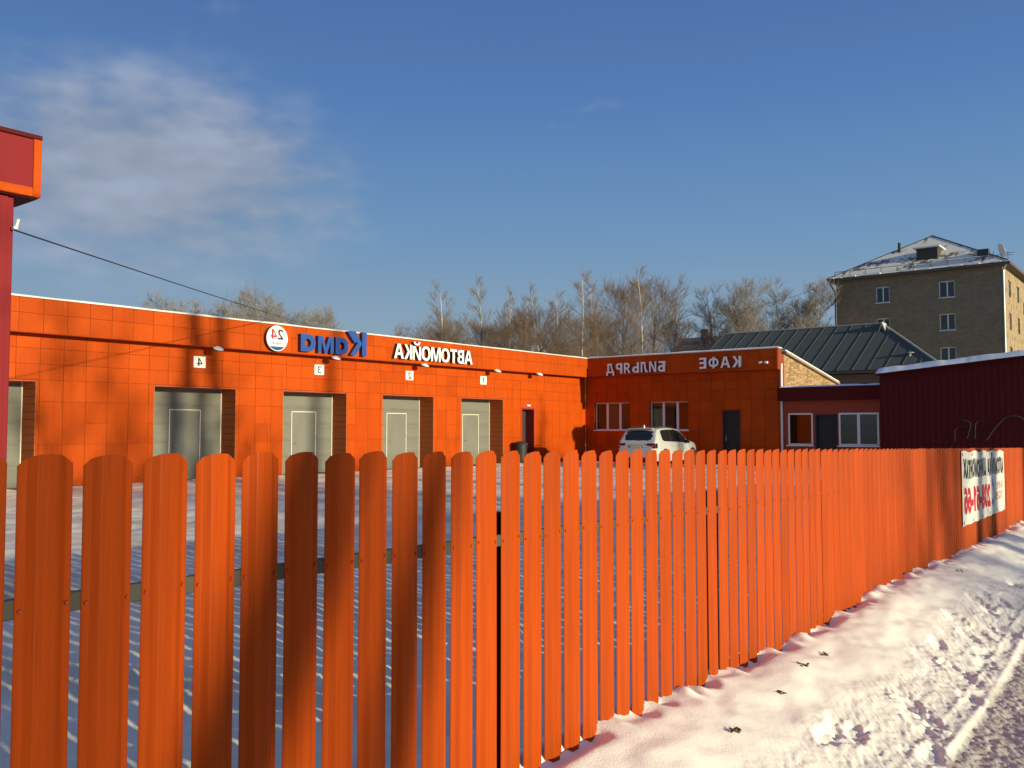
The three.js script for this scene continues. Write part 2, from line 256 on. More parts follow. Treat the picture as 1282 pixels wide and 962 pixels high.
// banner fixed on the fence
{
  const t = canvasTex(1024, 256, (x, w, h) => {
    x.fillStyle = '#d9d5ca'; x.fillRect(0, 0, w, h);
    x.save(); x.translate(w, 0); x.scale(-1, 1); x.textBaseline = 'alphabetic';
    const fit = (s, px, py, wd, ht, col, wt = 'bold') => { x.save(); x.font = `${wt} 100px sans-serif`; const m = x.measureText(s).width; x.translate(px, py); x.scale(wd / m, ht / 73); x.fillStyle = x.strokeStyle = col; x.lineWidth = 9; x.lineJoin = 'round'; x.fillText(s, 0, 0); if (ht > 40) x.strokeText(s, 0, 0); x.restore(); };
    fit('АВТОМОЙКА', 26, 92, 430, 62, '#141519'); fit('ШИНОМОНТАЖ', 492, 92, 500, 62, '#141519');
    fit('208-61-66', 400, 214, 590, 82, '#b3131c'); fit('8-912', 60, 158, 205, 30, '#b23a3a'); fit('742-55', 60, 202, 215, 32, '#b23a3a');
    x.strokeStyle = '#2a62a8'; x.lineWidth = 15; x.lineCap = 'round'; x.beginPath(); x.arc(352, 170, 46, 1.9, 4.3); x.stroke(); x.lineWidth = 24; x.beginPath(); x.moveTo(336, 125); x.lineTo(350, 138); x.moveTo(336, 214); x.lineTo(350, 203); x.stroke();
    x.restore();
    x.globalAlpha = 0.05; x.fillStyle = '#5a5040'; const r = rng(5); for (let i = 0; i < 60; i++) x.fillRect(r() * w, r() * h, 20 + r() * 60, 6 + r() * 30);
  });
  const b = thing('banner', 'white banner with black and red mirrored lettering fixed on the orange fence', 'banner');
  const sa = 0.88 + 77.4 * 0.15, sb = 0.88 + 103.2 * 0.15, n = 60, m = 6, P = [], U = [], I = [];
  for (let side = 0; side < 2; side++) for (let j = 0; j <= m; j++) for (let i = 0; i <= n; i++) {
    const s = mix(sa, sb, i / n), top = fenceTop(s) - 0.045 + 0.012 * Math.sin(i * 0.5), bot = fenceTop(s) - 1.0 - 0.006 * Math.cos(i * 0.7);
    P.push(fenceX(s) + 0.034 + 0.004 * Math.sin(i * 1.9) * Math.sin(j * 0.8 + i * 0.2) - side * 0.002, mix(bot, top, j / m), -s); U.push(i / n, j / m);
  }
  const id = (q, j, i) => q * (m + 1) * (n + 1) + j * (n + 1) + i;
  for (let j = 0; j < m; j++) for (let i = 0; i < n; i++) { I.push(id(0, j, i), id(0, j, i + 1), id(0, j + 1, i + 1), id(0, j, i), id(0, j + 1, i + 1), id(0, j + 1, i), id(1, j, i), id(1, j + 1, i + 1), id(1, j, i + 1), id(1, j, i), id(1, j + 1, i), id(1, j + 1, i + 1)); }
  for (let i = 0; i < n; i++) for (const j of [0, m]) { const a = id(0, j, i), c = id(0, j, i + 1), d = id(1, j, i), e = id(1, j, i + 1); I.push(a, c, e, a, e, d); }
  const g = new THREE.BufferGeometry(); g.setAttribute('position', new THREE.Float32BufferAttribute(P, 3)); g.setAttribute('uv', new THREE.Float32BufferAttribute(U, 2)); g.setIndex(I); g.computeVertexNormals();
  mesh('banner_sheet', g, std(0xffffff, 0.55, { map: t }), b);
  for (let i = 0; i <= 5; i++) for (const q of [0, 1]) { const s = mix(sa + 0.06, sb - 0.06, i / 5), e = new THREE.TorusGeometry(0.016, 0.005, 6, 12); e.rotateY(Math.PI / 2); mesh('eyelet', e, M.galv, b).position.set(fenceX(s) + 0.04, fenceTop(s) - (q ? 0.96 : 0.085), -s); }
}

// ------------------------------------------------------------------ car wash building (facade faces +X)
const FX = -22.85, WX = -23.25, DX = -24.0, BZ = -35.3, BF = -34.9;
const doorsZ = [[-7.47, -10.17], [-13.33, -16.03], [-17.75, -20.45], [-22.1, -24.8], [-26.36, -29.06]], DH = 2.78, ENT = [-30.31, -31.24], EH = 2.42;
{
  const b = thing('car_wash_building', 'long low orange car wash building with five white garage doors', 'building');
  const Z0 = -4.2, w = [];
  // wall behind the cladding, with openings
  const open = [...doorsZ.map((d) => [...d, DH]), [...ENT, EH]];
  let z = Z0; const bk = WX - 0.03;
  for (const [a, c, h] of open) { w.push(bx(bk - 0.35, bk, -0.1, 4.6, z, a)); w.push(bx(bk - 0.35, bk, h, 4.6, a, c)); z = c; }
  w.push(bx(bk - 0.35, bk, -0.1, 4.6, z, BZ));
  mesh('wall', w, M.joint, b);
  mesh('back_wall', [bx(-33.5, -33.2, -0.1, 4.6, Z0, BZ), bx(-33.2, bk - 0.35, -0.1, 4.6, Z0, Z0 - 0.3), bx(-33.2, -24.5, -0.1, 4.6, BZ, BZ - 0.3), bx(-24.9, -24.6, 0, 4.6, Z0 - 0.3, BZ)], M.concrete, b);
  mesh('roof', [bx(-33.5, -23.0, 4.6, 4.72, Z0, BZ - 0.3)], M.concrete, b);
  // snow lying on the roof, a soft low mound
  { const xs = range(-33.4, -22.98, 0.4), zs = range(-35.5, -4.3, 0.4); const g = sheet(xs, zs, (x, zz) => [x, 4.80 + 0.05 * N(x * 0.6, zz * 0.6) + 0.02 * N(x * 2, zz * 2), zz], () => [0.87, 0.88, 0.9], 0.5); mesh('roof_snow', g, snowMat, b); }
  // cladding cassettes
  const cols = []; for (let q = 0; q < 54; q++) cols.push(-4.36 - q * 0.588);
  const rows = [0.06, 0.6, 1.15, 1.7, 2.25, 2.8, 3.2, 3.6, 3.95], r = rng(12), far = []; let n = 0;
  const put = (name, x, a, c, y0, y1, thick, list) => {
    const gap = 0.004, g = pbox(x - thick, x + (r() - 0.5) * 0.006, y0 + gap, y1 - gap, a - gap, c + gap, 'x', 24, 6);
    if (c < -27.5) list.push(g); else { mesh(name, g, orangeMats[Math.floor(r() * 3)], b); n++; }
  };
  for (let q = 0; q < 53; q++) {
    const a = cols[q], c = Math.max(cols[q + 1], BZ);
    if (a <= BZ) break;
    for (let k = 0; k < rows.length - 1; k++) {
      if (k < 4 && k % 2 === 1 && (q * 7) % 3) continue;               // some cassettes are two rows tall
      let y0 = rows[k], y1 = rows[k + 1]; if (k < 4 && k % 2 === 0 && (q * 7) % 3) y1 = rows[k + 2];
      // cut at the openings
      let segs = [[a, c]];
      for (const [oa, oc, oh] of open) if (y0 < oh - 0.08) segs = segs.flatMap(([p, t]) => { if (t >= oa || p <= oc) return [[p, t]]; const o = []; if (p > oa) o.push([p, oa]); if (t < oc) o.push([oc, t]); return o; });
      for (const [p, t] of segs) if (p - t > 0.03) put('wall_panel', WX, p, t, y0, y1, 0.028, far);
      if (y0 < EH && y1 > EH + 0.05) { const p = Math.min(a, ENT[0]), t = Math.max(c, ENT[1]); if (p - t > 0.03) put('wall_panel', WX, p, t, EH + 0.002, y1, 0.028, far); }
    }
  }
  const farF = []; for (let q = 0; q < 53; q++) { const a = cols[q] + 0.12, c = Math.max(cols[q + 1] + 0.12, BF); if (a <= BF) break; for (const [y0, y1] of [[3.97, 4.43], [4.43, 4.81]]) put('fascia_panel', FX, a, c, y0, y1, 0.03, farF); }
  tag(mesh('wall_panel', far, orangeMats[1], b), null, null, null, 'stuff'); tag(mesh('fascia_panel', farF, orangeMats[1], b), null, null, null, 'stuff');
  mesh('fascia', [bx(FX - 0.1, FX - 0.031, 3.96, 4.83, Z0, BF - 0.06)], M.joint, b);
  mesh('soffit', [bx(WX - 0.03, FX - 0.1, 3.955, 3.99, Z0, BZ)], M.soffit, b);
  mesh('roof_edge', [rb(FX - 0.16, FX + 0.02, 4.815, 4.855, Z0, BF + 0.025, 0.008)], M.flash, b);
  { const xs = range(0, 1, 0.125), zs = range(-34.85, -4.3, 0.15); const g = sheet(xs, zs, (u, zz) => { const e = Math.sin(u * Math.PI); return [FX - 0.3 + 0.32 * u + 0.012 * N(zz * 2, 1.2), 4.853 + (0.03 + 0.02 * N(zz * 0.9, 3)) * Math.pow(e, 0.5) - 0.002, zz]; }, () => [0.88, 0.88, 0.9], 0.5); mesh('edge_snow', g, snowMat, b); }
  mesh('lower_trim', [rb(FX - 0.03, FX + 0.012, 3.94, 3.972, Z0, BF, 0.005)], orangeMats[0], b);
  mesh('plinth', [...[...open.slice(0, 5)].map((d, i) => bx(WX - 0.01, WX + 0.025, -0.1, 0.06, i ? open[i - 1][1] : Z0, d[0])), bx(WX - 0.01, WX + 0.025, -0.1, 0.06, open[4][1], ENT[0]), bx(WX - 0.01, WX + 0.025, -0.1, 0.06, ENT[1], BZ)], M.concrete, b);
  // garage doors in deep reveals
  const doorTex = dataTex(256, 256, (u, v) => { const k = 255 * (1 - 0.05 * tnA(u, v) - 0.04 * tnC(u, v) - 0.10 * sstep(0.25, 0, v) * tnB(u, v)); return [k, k, k * 0.985]; });
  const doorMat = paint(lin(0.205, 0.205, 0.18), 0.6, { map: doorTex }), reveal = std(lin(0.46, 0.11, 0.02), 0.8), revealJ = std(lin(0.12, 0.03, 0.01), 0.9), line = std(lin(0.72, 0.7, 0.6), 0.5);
  doorsZ.forEach(([a, c], i) => {
    const planks = [], jn = [];
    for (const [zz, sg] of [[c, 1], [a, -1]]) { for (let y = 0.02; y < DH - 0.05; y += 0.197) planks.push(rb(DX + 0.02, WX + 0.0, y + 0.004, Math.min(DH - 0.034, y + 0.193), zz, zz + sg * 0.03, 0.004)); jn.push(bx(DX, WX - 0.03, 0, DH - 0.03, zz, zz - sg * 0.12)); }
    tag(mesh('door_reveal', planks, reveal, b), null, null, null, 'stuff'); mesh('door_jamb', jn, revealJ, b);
    mesh('door_lintel', [bx(DX, WX, DH - 0.03, DH + 0.0, a, c)], M.soffit, b);
    const pan = [], x = DX; const H = DH - 0.03;
    for (let q = 0; q < 5; q++) pan.push(rb(x - 0.05, x + 0.002 * (q % 2), 0.05 + q * (H - 0.05) / 5 + 0.0012, 0.05 + (q + 1) * (H - 0.05) / 5, c + 0.03, a - 0.03, 0.002));
    const d = mesh('garage_door', pan, doorMat, b);
    const w0 = a - 0.95, w1 = a - 1.93, fr = 0.028;
    mesh('wicket_frame', [rb(x, x + 0.022, 0.12, 2.1, w0 + fr, w0, 0.005), rb(x, x + 0.022, 0.12, 2.1, w1, w1 - fr, 0.005), rb(x, x + 0.0225, 2.1, 2.1 + fr, w0 + fr, w1 - fr, 0.005)], line, d);
    mesh('wicket_door', [rb(x - 0.02, x + 0.012, 0.13, 2.095, w0 - 0.008, w1 + 0.008, 0.005)], doorMat, d);
    mesh('door_handle', [cylBetween([x + 0.012, 1.06, w0 - 0.09], [x + 0.06, 1.06, w0 - 0.09], 0.01), cylBetween([x + 0.06, 1.06, w0 - 0.085], [x + 0.06, 1.06, w0 - 0.2], 0.01)], M.handle, d);
    for (const y of [0.4, 1.2, 1.9]) mesh('hinge', cylBetween([x + 0.022, y, w1 - 0.015], [x + 0.022, y + 0.1, w1 - 0.015], 0.011), M.handle, d);
    mesh('edge_seal', [bx(x, x + 0.02, 0.05, H, c + 0.03, c + 0.055), bx(x, x + 0.02, 0.05, H, a - 0.055, a - 0.03)], line, b);
    mesh('bottom_seal', [bx(x - 0.05, x + 0.02, -0.02, 0.05, a - 0.03, c + 0.03)], M.black, b);
  });
  // side entrance
  mesh('entrance_door', [rb(-23.75, -23.7, 0.02, EH - 0.06, ENT[1] + 0.05, ENT[0] - 0.05, 0.005)], M.dark, b);
  mesh('entrance_frame', [bx(-23.78, WX + 0.012, EH - 0.05, EH, ENT[0], ENT[1]), bx(-23.78, WX + 0.012, 0, EH - 0.05, ENT[0], ENT[0] - 0.05), bx(-23.78, WX + 0.012, 0, EH - 0.05, ENT[1], ENT[1] + 0.05)], std(lin(0.3, 0.02, 0.02), 0.5), b);
  mesh('door_lamp', [rb(WX, WX + 0.1, 2.5, 2.58, -30.85, -30.6, 0.02)], M.whitePlastic, b);
}
// waste bin by the side entrance
{
  const t = thing('waste_bin', 'dark waste bin standing beside the narrow side entrance of the car wash', 'bin', [-22.85, 0.03, -29.75]);
  mesh('bin_body', new THREE.LatheGeometry([[0, 0], [0.2, 0], [0.22, 0.05], [0.27, 0.8], [0.285, 0.82], [0.27, 0.83], [0, 0.83]].map((p) => new THREE.Vector2(...p)), 20), M.black, t);
  mesh('bin_lid', new THREE.LatheGeometry([[0.29, 0.825], [0.295, 0.87], [0.2, 0.95], [0, 0.98]].map((p) => new THREE.Vector2(...p)), 20), M.dark, t);
}
// mirrored lettering
const fontB = await new FontLoader().loadAsync('fonts/droid/droid_sans_bold.typeface.json');
const fontR = await new FontLoader().loadAsync('fonts/droid/droid_sans_regular.typeface.json');
function mirrorGeo(g) { g = norm(g); const p = g.attributes.position; for (let i = 0; i < p.count; i++) p.setX(i, -p.getX(i)); const s = (at, sz) => { const a = at.array; for (let i = 0; i < at.count; i += 3) for (let k = 0; k < sz; k++) { const q = a[(i + 1) * sz + k]; a[(i + 1) * sz + k] = a[(i + 2) * sz + k]; a[(i + 2) * sz + k] = q; } }; s(p, 3); s(g.attributes.uv, 2); g.computeVertexNormals(); return g; }
// places letters from x = 0 running to the left (-x), in a group facing local +Z; chars: [char, width, height, y]
function letters(t, chars, font, depth, face, side, stand) {
  let x = 0;
  for (const [ch, w, h, y = 0, gap = 0.05] of chars) {
    const g0 = new TextGeometry(ch, { font, size: 1, depth: 1, curveSegments: 8, bevelEnabled: false }); g0.computeBoundingBox(); const bb = g0.boundingBox;
    g0.translate(-bb.min.x, -bb.min.y, 0); g0.scale(w / (bb.max.x - bb.min.x), h / (bb.max.y - bb.min.y), depth);
    const g = mirrorGeo(g0); g.translate(x, y, stand);
    // split side and face so that the face takes its own paint
    const p = g.attributes.position, nn = g.attributes.normal, F = [], S = [];
    for (let i = 0; i < p.count; i += 3) { const L = nn.getZ(i) > 0.9 ? F : S; for (let k = 0; k < 3; k++) L.push(p.getX(i + k), p.getY(i + k), p.getZ(i + k)); }
    const mk = (L) => { const q = new THREE.BufferGeometry(); q.setAttribute('position', new THREE.Float32BufferAttribute(L, 3)); q.computeVertexNormals(); return norm(q); };
    const l = mesh('letter', mk(F), face, t); mesh('letter_side', mk(S), side, l);
    x -= w + gap;
  }
  return x;
}
{
  const a = thing('sign_lettering', 'white raised mirrored letters of the car wash sign on the orange fascia', 'sign', [FX, 4.06, -26.42], Math.PI / 2);
  const cw = { 'А': 0.46, 'В': 0.36, 'Т': 0.38, 'О': 0.46, 'М': 0.5, 'Й': 0.42, 'К': 0.38 };
  letters(a, [...'АВТОМОЙКА'].map((c) => [c, cw[c] * 1.04, c === 'Й' ? 0.66 : 0.53, 0, 0.03]), fontB, 0.14, M.white, M.letterSide, 0.01);
  const k = thing('sign_lettering', 'blue raised mirrored letters of the business name on the orange fascia', 'sign', [FX, 4.03, -20.82], Math.PI / 2);
  letters(k, [['К', 0.74, 0.82, 0, 0.07]], fontB, 0.15, M.blue, M.blueSide, 0.01);
  { // round single-storey letter a: bowl with a stem, and the m between the two
    const roundA = (w, h) => { const s = new THREE.Shape(); s.moveTo(w, 0); s.lineTo(w, h); s.lineTo(w * 0.5, h); s.bezierCurveTo(w * 0.16, h, 0, h * 0.78, 0, h * 0.5); s.bezierCurveTo(0, h * 0.22, w * 0.16, 0, w * 0.5, 0); s.closePath(); const q = new THREE.Path(); q.absellipse(w * 0.52, h * 0.5, w * 0.2, h * 0.24, 0, Math.PI * 2, true); s.holes.push(q); return new THREE.ExtrudeGeometry(s, { depth: 0.15, bevelEnabled: false, curveSegments: 14 }); };
    const put = (x, g) => { g = mirrorGeo(g); g.translate(x, 0, 0.01); const p = g.attributes.position, nn = g.attributes.normal, F = [], S = []; for (let i = 0; i < p.count; i += 3) { const L = nn.getZ(i) > 0.9 ? F : S; for (let q = 0; q < 3; q++) L.push(p.getX(i + q), p.getY(i + q), p.getZ(i + q)); } const mk = (L) => { const q = new THREE.BufferGeometry(); q.setAttribute('position', new THREE.Float32BufferAttribute(L, 3)); q.computeVertexNormals(); return norm(q); }; const l = mesh('letter', mk(F), M.blue, k); mesh('letter_side', mk(S), M.blueSide, l); };
    put(-0.82, roundA(0.56, 0.56)); put(-2.22, roundA(0.6, 0.56));
    const t2 = new THREE.Group(); letters(t2, [['м', 0.66, 0.55]], fontB, 0.15, M.blue, M.blueSide, 0.01); for (const l of [...t2.children]) { l.geometry = l.geometry.clone().translate(-1.46, 0, 0); l.children.forEach((q) => { q.geometry = q.geometry.clone().translate(-1.46, 0, 0); }); k.add(l); }
  }
  mesh('letter_swash', mirrorGeo(polyExtrude([[0.42, 0.5], [0.62, 0.82], [0.86, 0.8], [0.7, 0.6], [0.52, 0.42]], 0.15).translate(0, 0, 0.008)), M.blue, k);
  const s = thing('round_sign', 'round white sign with a red mirrored number on the orange fascia', 'sign', [FX, 4.36, -17.09], Math.PI / 2);
  const disc = new THREE.CylinderGeometry(0.4, 0.4, 0.14, 48); disc.rotateX(Math.PI / 2); disc.translate(0, 0, 0.075); mesh('sign_box', disc, M.letterSide, s);
  const face = new THREE.CircleGeometry(0.375, 48); face.translate(0, 0, 0.149);
  mesh('sign_face', face, std(0xffffff, 0.4, { map: canvasTex(256, 256, (x, w, h) => { x.fillStyle = '#efe9e2'; x.fillRect(0, 0, w, h); x.fillStyle = '#1d4f90'; x.fillRect(0, 214, w, 60); x.save(); x.translate(w, 0); x.scale(-1, 1); x.textAlign = 'center'; x.font = 'bold 150px sans-serif'; x.fillStyle = '#3a0a14'; x.fillText('2', 84, 138); x.fillStyle = '#a81c2a'; x.fillText('4', 172, 138); x.font = 'bold 52px sans-serif'; x.fillStyle = '#8a3038'; x.fillText('часа', 128, 194); x.restore(); }) }), s);
  const ring = new THREE.TorusGeometry(0.388, 0.014, 8, 48); ring.translate(0, 0, 0.148); mesh('sign_rim', ring, M.white, s);
  const cafeB = thing('sign_lettering', 'white thin mirrored letters of the longer sign on the shaded cafe fascia', 'sign', [-18.72, 4.05, BF], 0);
  const thin = std(lin(0.82, 0.82, 0.84), 0.5);
  letters(cafeB, [...'БИЛЬЯРД'].map((c) => [c, c === 'Д' ? 0.42 : 0.355, c === 'Д' ? 0.56 : 0.47, c === 'Д' ? -0.09 : 0, 0.08]), fontB, 0.09, thin, M.letterSide, 0.01);
  const cafeK = thing('sign_lettering', 'white thin mirrored letters of the short four letter sign on the shaded cafe fascia', 'sign', [-15.18, 4.1, BF], 0);
  letters(cafeK, [['К', 0.38, 0.47, 0, 0.1], ['А', 0.44, 0.47, 0, 0.08], ['Ф', 0.46, 0.49, -0.01, 0.1], ['Е', 0.33, 0.47]], fontB, 0.09, thin, M.letterSide, 0.01);
}
// number plates and the lamps above them
const bays = [[-14.74, '4', 'fourth'], [-19.2, '3', 'third'], [-23.45, '2', 'second'], [-27.72, '1', 'first']];
const numWord = { 4: 'four', 3: 'three', 2: 'two', 1: 'one' };
bays.forEach(([z, n]) => {
  const t = thing('number_plate', `white square plate with black mirrored number ${numWord[n]} above a garage door`, 'number plate', [WX, 3.51, z], Math.PI / 2, 'number plates above the garage doors');
  mesh('plate', rb(-0.2, 0.2, -0.17, 0.17, 0, 0.03, 0.006), M.whitePlastic, t);
  const f = new THREE.PlaneGeometry(0.37, 0.31); f.translate(0, 0, 0.032);
  mesh('plate_print', f, std(0xffffff, 0.5, { map: canvasTex(128, 108, (x, w, h) => { x.fillStyle = '#efece4'; x.fillRect(0, 0, w, h); x.translate(w, 0); x.scale(-1, 1); x.font = 'bold 114px sans-serif'; x.textAlign = 'center'; x.fillStyle = '#0c0c0e'; x.fillText(n, w / 2, h / 2 + 41); }) }), t);
});
function wallLamp(z, label) {
  const t = thing('wall_lamp', label, 'lamp', [FX - 0.02, 3.93, z], 0, 'lamps under the car wash fascia');
  mesh('arm', [cylBetween([-0.1, 0.02, 0], [0.1, -0.03, 0], 0.014), rb(-0.14, -0.08, -0.03, 0.05, -0.05, 0.05, 0.008)], M.dark, t);
  const g = new THREE.LatheGeometry([[0, 0.05], [0.06, 0.045], [0.15, 0.0], [0.16, -0.03], [0.145, -0.03], [0, 0.0]].map((p) => new THREE.Vector2(...p)), 20); g.rotateZ(-0.35); g.translate(0.16, -0.02, 0); mesh('lamp_shade', g, M.whitePlastic, t);
}
bays.forEach(([z, n]) => wallLamp(z - 0.28, `small white lamp under the fascia above the plate with number ${numWord[n]}`));
wallLamp(-30.9, 'small white lamp under the fascia above the side entrance');

function brickTex(cols, base, mortar, seed) {
  const r = rng(seed), W = 512, H = 512, shade = new Float32Array(64 * 64).map(() => 0.8 + 0.4 * r());
  return dataTex(W, H, (u, v) => { const row = Math.floor(v * 32), uu = u * 8 + (row % 2) * 0.5, c = Math.floor(uu), fu = uu - c, fv = v * 32 - row, m = fu < 0.05 || fv < 0.16, s = shade[(row % 64) * 64 + ((c % 8) + 8) % 8] * (0.82 + 0.25 * tnB(u, v)); const k = m ? mortar : base.map((q) => q * s); return k; });
}
const tanBrick = brickTex(8, [168, 132, 90], [128, 110, 86], 3);
// ------------------------------------------------------------------ cafe building (facade faces +Z, in shade)
function windowUnit(parent, x0, x1, y0, y1, z, mulls, opts = {}) {
  const fw = opts.fw ?? 0.05, f = [rb(x0, x1, y0, y0 + fw, z - 0.05, z, 0.006), rb(x0, x1, y1 - fw, y1, z - 0.05, z, 0.006), rb(x0, x0 + fw, y0 + fw, y1 - fw, z - 0.05, z + 0.001, 0.006), rb(x1 - fw, x1, y0 + fw, y1 - fw, z - 0.05, z + 0.001, 0.006)];
  for (const m of mulls) f.push(rb(m - 0.055, m + 0.055, y0 + fw, y1 - fw, z - 0.05, z + 0.002, 0.006));
  const w = mesh('window', f, M.whitePlastic, parent);
  const e = [x0 + fw, ...mulls.flatMap((m) => [m - 0.055, m + 0.055]), x1 - fw];
  for (let i = 0; i < e.length; i += 2) mesh('pane', bx(e[i] + 0.002, e[i + 1] - 0.002, y0 + fw + 0.002, y1 - fw - 0.002, z - 0.032, z - 0.026), M.glass, w);
  if (opts.sill !== false) mesh('sill', rb(x0 - 0.05, x1 + 0.05, y0 - 0.045, y0 - 0.001, z - 0.05, opts.sillTo ?? z + 0.1, 0.006), M.white, w);
  return w;
}
const cafeWin = [[-22.75, -20.8, 1.45, 2.75], [-19.8, -17.85, 1.45, 2.75]], cafeDoor = [-16.3, -15.42, 2.36];
{
  const b = thing('cafe_building', 'orange cafe building standing across the end of the yard in shade', 'building');
  const x0 = WX, x1 = -13.66, bk = BZ - 0.03, w = [], op = [[-22.75, -20.8, 1.45, 2.75], [-19.8, -17.85, 1.45, 2.75], [cafeDoor[0], cafeDoor[1], -0.1, cafeDoor[2]]];
  let x = x0; for (const [a, c, y0, y1] of op) { w.push(bx(x, a, -0.1, 4.6, bk - 0.3, bk)); w.push(bx(a, c, y1, 4.6, bk - 0.3, bk)); if (y0 > 0) w.push(bx(a, c, -0.1, y0, bk - 0.3, bk)); x = c; } w.push(bx(x, x1, -0.1, 4.6, bk - 0.3, bk));
  mesh('wall', w, M.joint, b);
  const zB = -42.2, ry = (z) => 4.60 + (z + 35.62) * 0.152;
  mesh('back_wall', [bx(x0, x1 - 0.4, -0.1, ry(zB) - 0.1, zB, zB + 0.2), bx(x0, x0 + 0.2, -0.1, 3.4, zB + 0.2, bk - 0.3)], M.interior, b);
  const side = polyExtrude([[-(bk - 0.302), -0.1], [-zB, -0.1], [-zB, ry(zB)], [-(bk - 0.302), ry(bk - 0.302)]], 0.3); side.rotateY(Math.PI / 2); side.translate(x1 - 0.31, 0, 0);
  { const p = side.attributes.position, uv = side.attributes.uv; for (let i = 0; i < p.count; i++) uv.setXY(i, (p.getZ(i) + p.getX(i)) / 2.1, p.getY(i) / 2.5); }
  mesh('side_wall', side, std(0xffffff, 0.9, { map: tanBrick }), b);
  const slab = (x, w, d0, d1) => { const g = polyExtrude([[-(bk - 0.301), ry(bk) + d0], [-zB + 0.15, ry(zB) + d0], [-zB + 0.15, ry(zB) + d1], [-(bk - 0.301), ry(bk) + d1]], w); g.rotateY(Math.PI / 2); g.translate(x, 0, 0); return g; };
  mesh('roof', slab(x0, x1 - x0 + 0.12, 0.002, 0.09), std(lin(0.3, 0.22, 0.15), 0.9), b);
  mesh('roof_snow', slab(x0, x1 - x0 + 0.08, 0.092, 0.16), snowRoof, b);
  const r = rng(31), cols = []; for (let c = x0 + 0.02; c < x1 - 0.1; c += 0.59) cols.push(c); cols.push(x1);
  const rows = [0.06, 0.75, 1.45, 2.1, 2.75, 3.2, 3.6, 3.95];
  for (let i = 0; i < cols.length - 1; i++) for (let k = 0; k < rows.length - 1; k++) {
    const y0 = rows[k], y1 = rows[k + 1]; let segs = [[cols[i], cols[i + 1], y0, y1]];
    for (const [a, c, o0, o1] of op) segs = segs.flatMap(([p, t, q0, q1]) => { if (t <= a || p >= c || q1 <= o0 + 0.02 || q0 >= o1 - 0.02) return [[p, t, q0, q1]]; const o = []; if (p < a) o.push([p, a, q0, q1]); if (t > c) o.push([c, t, q0, q1]); if (q1 > o1 + 0.05) o.push([Math.max(p, a), Math.min(t, c), o1, q1]); return o; });
    for (const [p, t, q0, q1] of segs) if (t - p > 0.03) mesh('wall_panel', pbox(p + 0.006, t - 0.006, q0 + 0.006, q1 - 0.006, BZ - 0.028, BZ + (r() - 0.5) * 0.006, 'z', 24, 6), orangeMats[Math.floor(r() * 3)], b);
  }
  for (let i = 0; i < cols.length - 1; i++) for (const [y0, y1] of [[3.97, 4.43], [4.43, 4.81]]) { const p = Math.max(cols[i], FX + 0.005); mesh('fascia_panel', pbox(p + 0.005, cols[i + 1] - 0.005, y0 + 0.005, y1 - 0.005, BF - 0.03, BF + (r() - 0.5) * 0.005, 'z', 24, 6), orangeMats[Math.floor(r() * 3)], b); }
  mesh('fascia', [bx(FX + 0.0, x1 + 0.02, 3.96, 4.83, BF - 0.1, BF - 0.031), bx(x1 - 0.06, x1 + 0.024, 3.96, 4.83, BF - 0.4, BF - 0.1)], M.joint, b);
  mesh('soffit', [bx(FX, x1, 3.955, 3.99, BZ - 0.03, BF - 0.1)], M.soffit, b);
  mesh('roof_edge', [rb(FX + 0.02, x1 + 0.06, 4.815, 4.86, BF - 0.16, BF + 0.02, 0.008), rb(x1 - 0.1, x1 + 0.062, 4.814, 4.861, BF - 0.42, BF - 0.16, 0.008)], M.flash, b);
  { const g = sheet(range(-22.8, -13.62, 0.15), range(0, 1, 0.125), (xx, u) => [xx, 4.856 + (0.045 + 0.025 * N(xx * 0.9, 7)) * Math.pow(Math.sin(u * Math.PI), 0.5), BF - 0.3 + 0.32 * u], () => [0.88, 0.88, 0.9], 0.5); mesh('edge_snow', g, snowMat, b); }
  // windows in shallow reveals, curtains behind
  for (const [a, c, y0, y1] of cafeWin) {
    windowUnit(b, a + 0.02, c - 0.02, y0 + 0.02, y1 - 0.01, BZ - 0.14, [mix(a, c, 0.335), mix(a, c, 0.69)], { sillTo: BZ + 0.05, fw: 0.04 });
    mesh('reveal', [bx(a - 0.001, a + 0.02, y0, y1, BZ - 0.3, BZ + 0.003), bx(c - 0.02, c + 0.001, y0, y1, BZ - 0.3, BZ + 0.003), bx(a + 0.02, c - 0.02, y1 - 0.01, y1 + 0.012, BZ - 0.3, BZ + 0.003)], orangeMats[1], b);
    const g = new THREE.PlaneGeometry((c - a) * 0.62, y1 - y0, 60, 1), p = g.attributes.position; for (let i = 0; i < p.count; i++) p.setZ(i, 0.03 * Math.sin(p.getX(i) * 30)); g.computeVertexNormals(); g.translate(mix(a, c, a < -20 ? 0.5 : 0.2), (y0 + y1) / 2 + 0.12, BZ - 0.5); mesh('curtain', g, M.curtain, b);
  }
  mesh('door', [rb(cafeDoor[0] + 0.06, cafeDoor[1] - 0.06, 0.03, cafeDoor[2] - 0.06, BZ - 0.2, BZ - 0.15, 0.006)], M.dark, b);
  mesh('door_frame', [bx(cafeDoor[0], cafeDoor[0] + 0.06, 0, cafeDoor[2], BZ - 0.22, BZ + 0.01), bx(cafeDoor[1] - 0.06, cafeDoor[1], 0, cafeDoor[2], BZ - 0.22, BZ + 0.01), bx(cafeDoor[0] + 0.06, cafeDoor[1] - 0.06, cafeDoor[2] - 0.06, cafeDoor[2], BZ - 0.22, BZ + 0.01)], std(lin(0.2, 0.03, 0.01), 0.6), b);
  mesh('door_handle', [cylBetween([cafeDoor[0] + 0.15, 1.0, BZ - 0.11], [cafeDoor[0] + 0.15, 1.25, BZ - 0.11], 0.014)], M.handle, b);
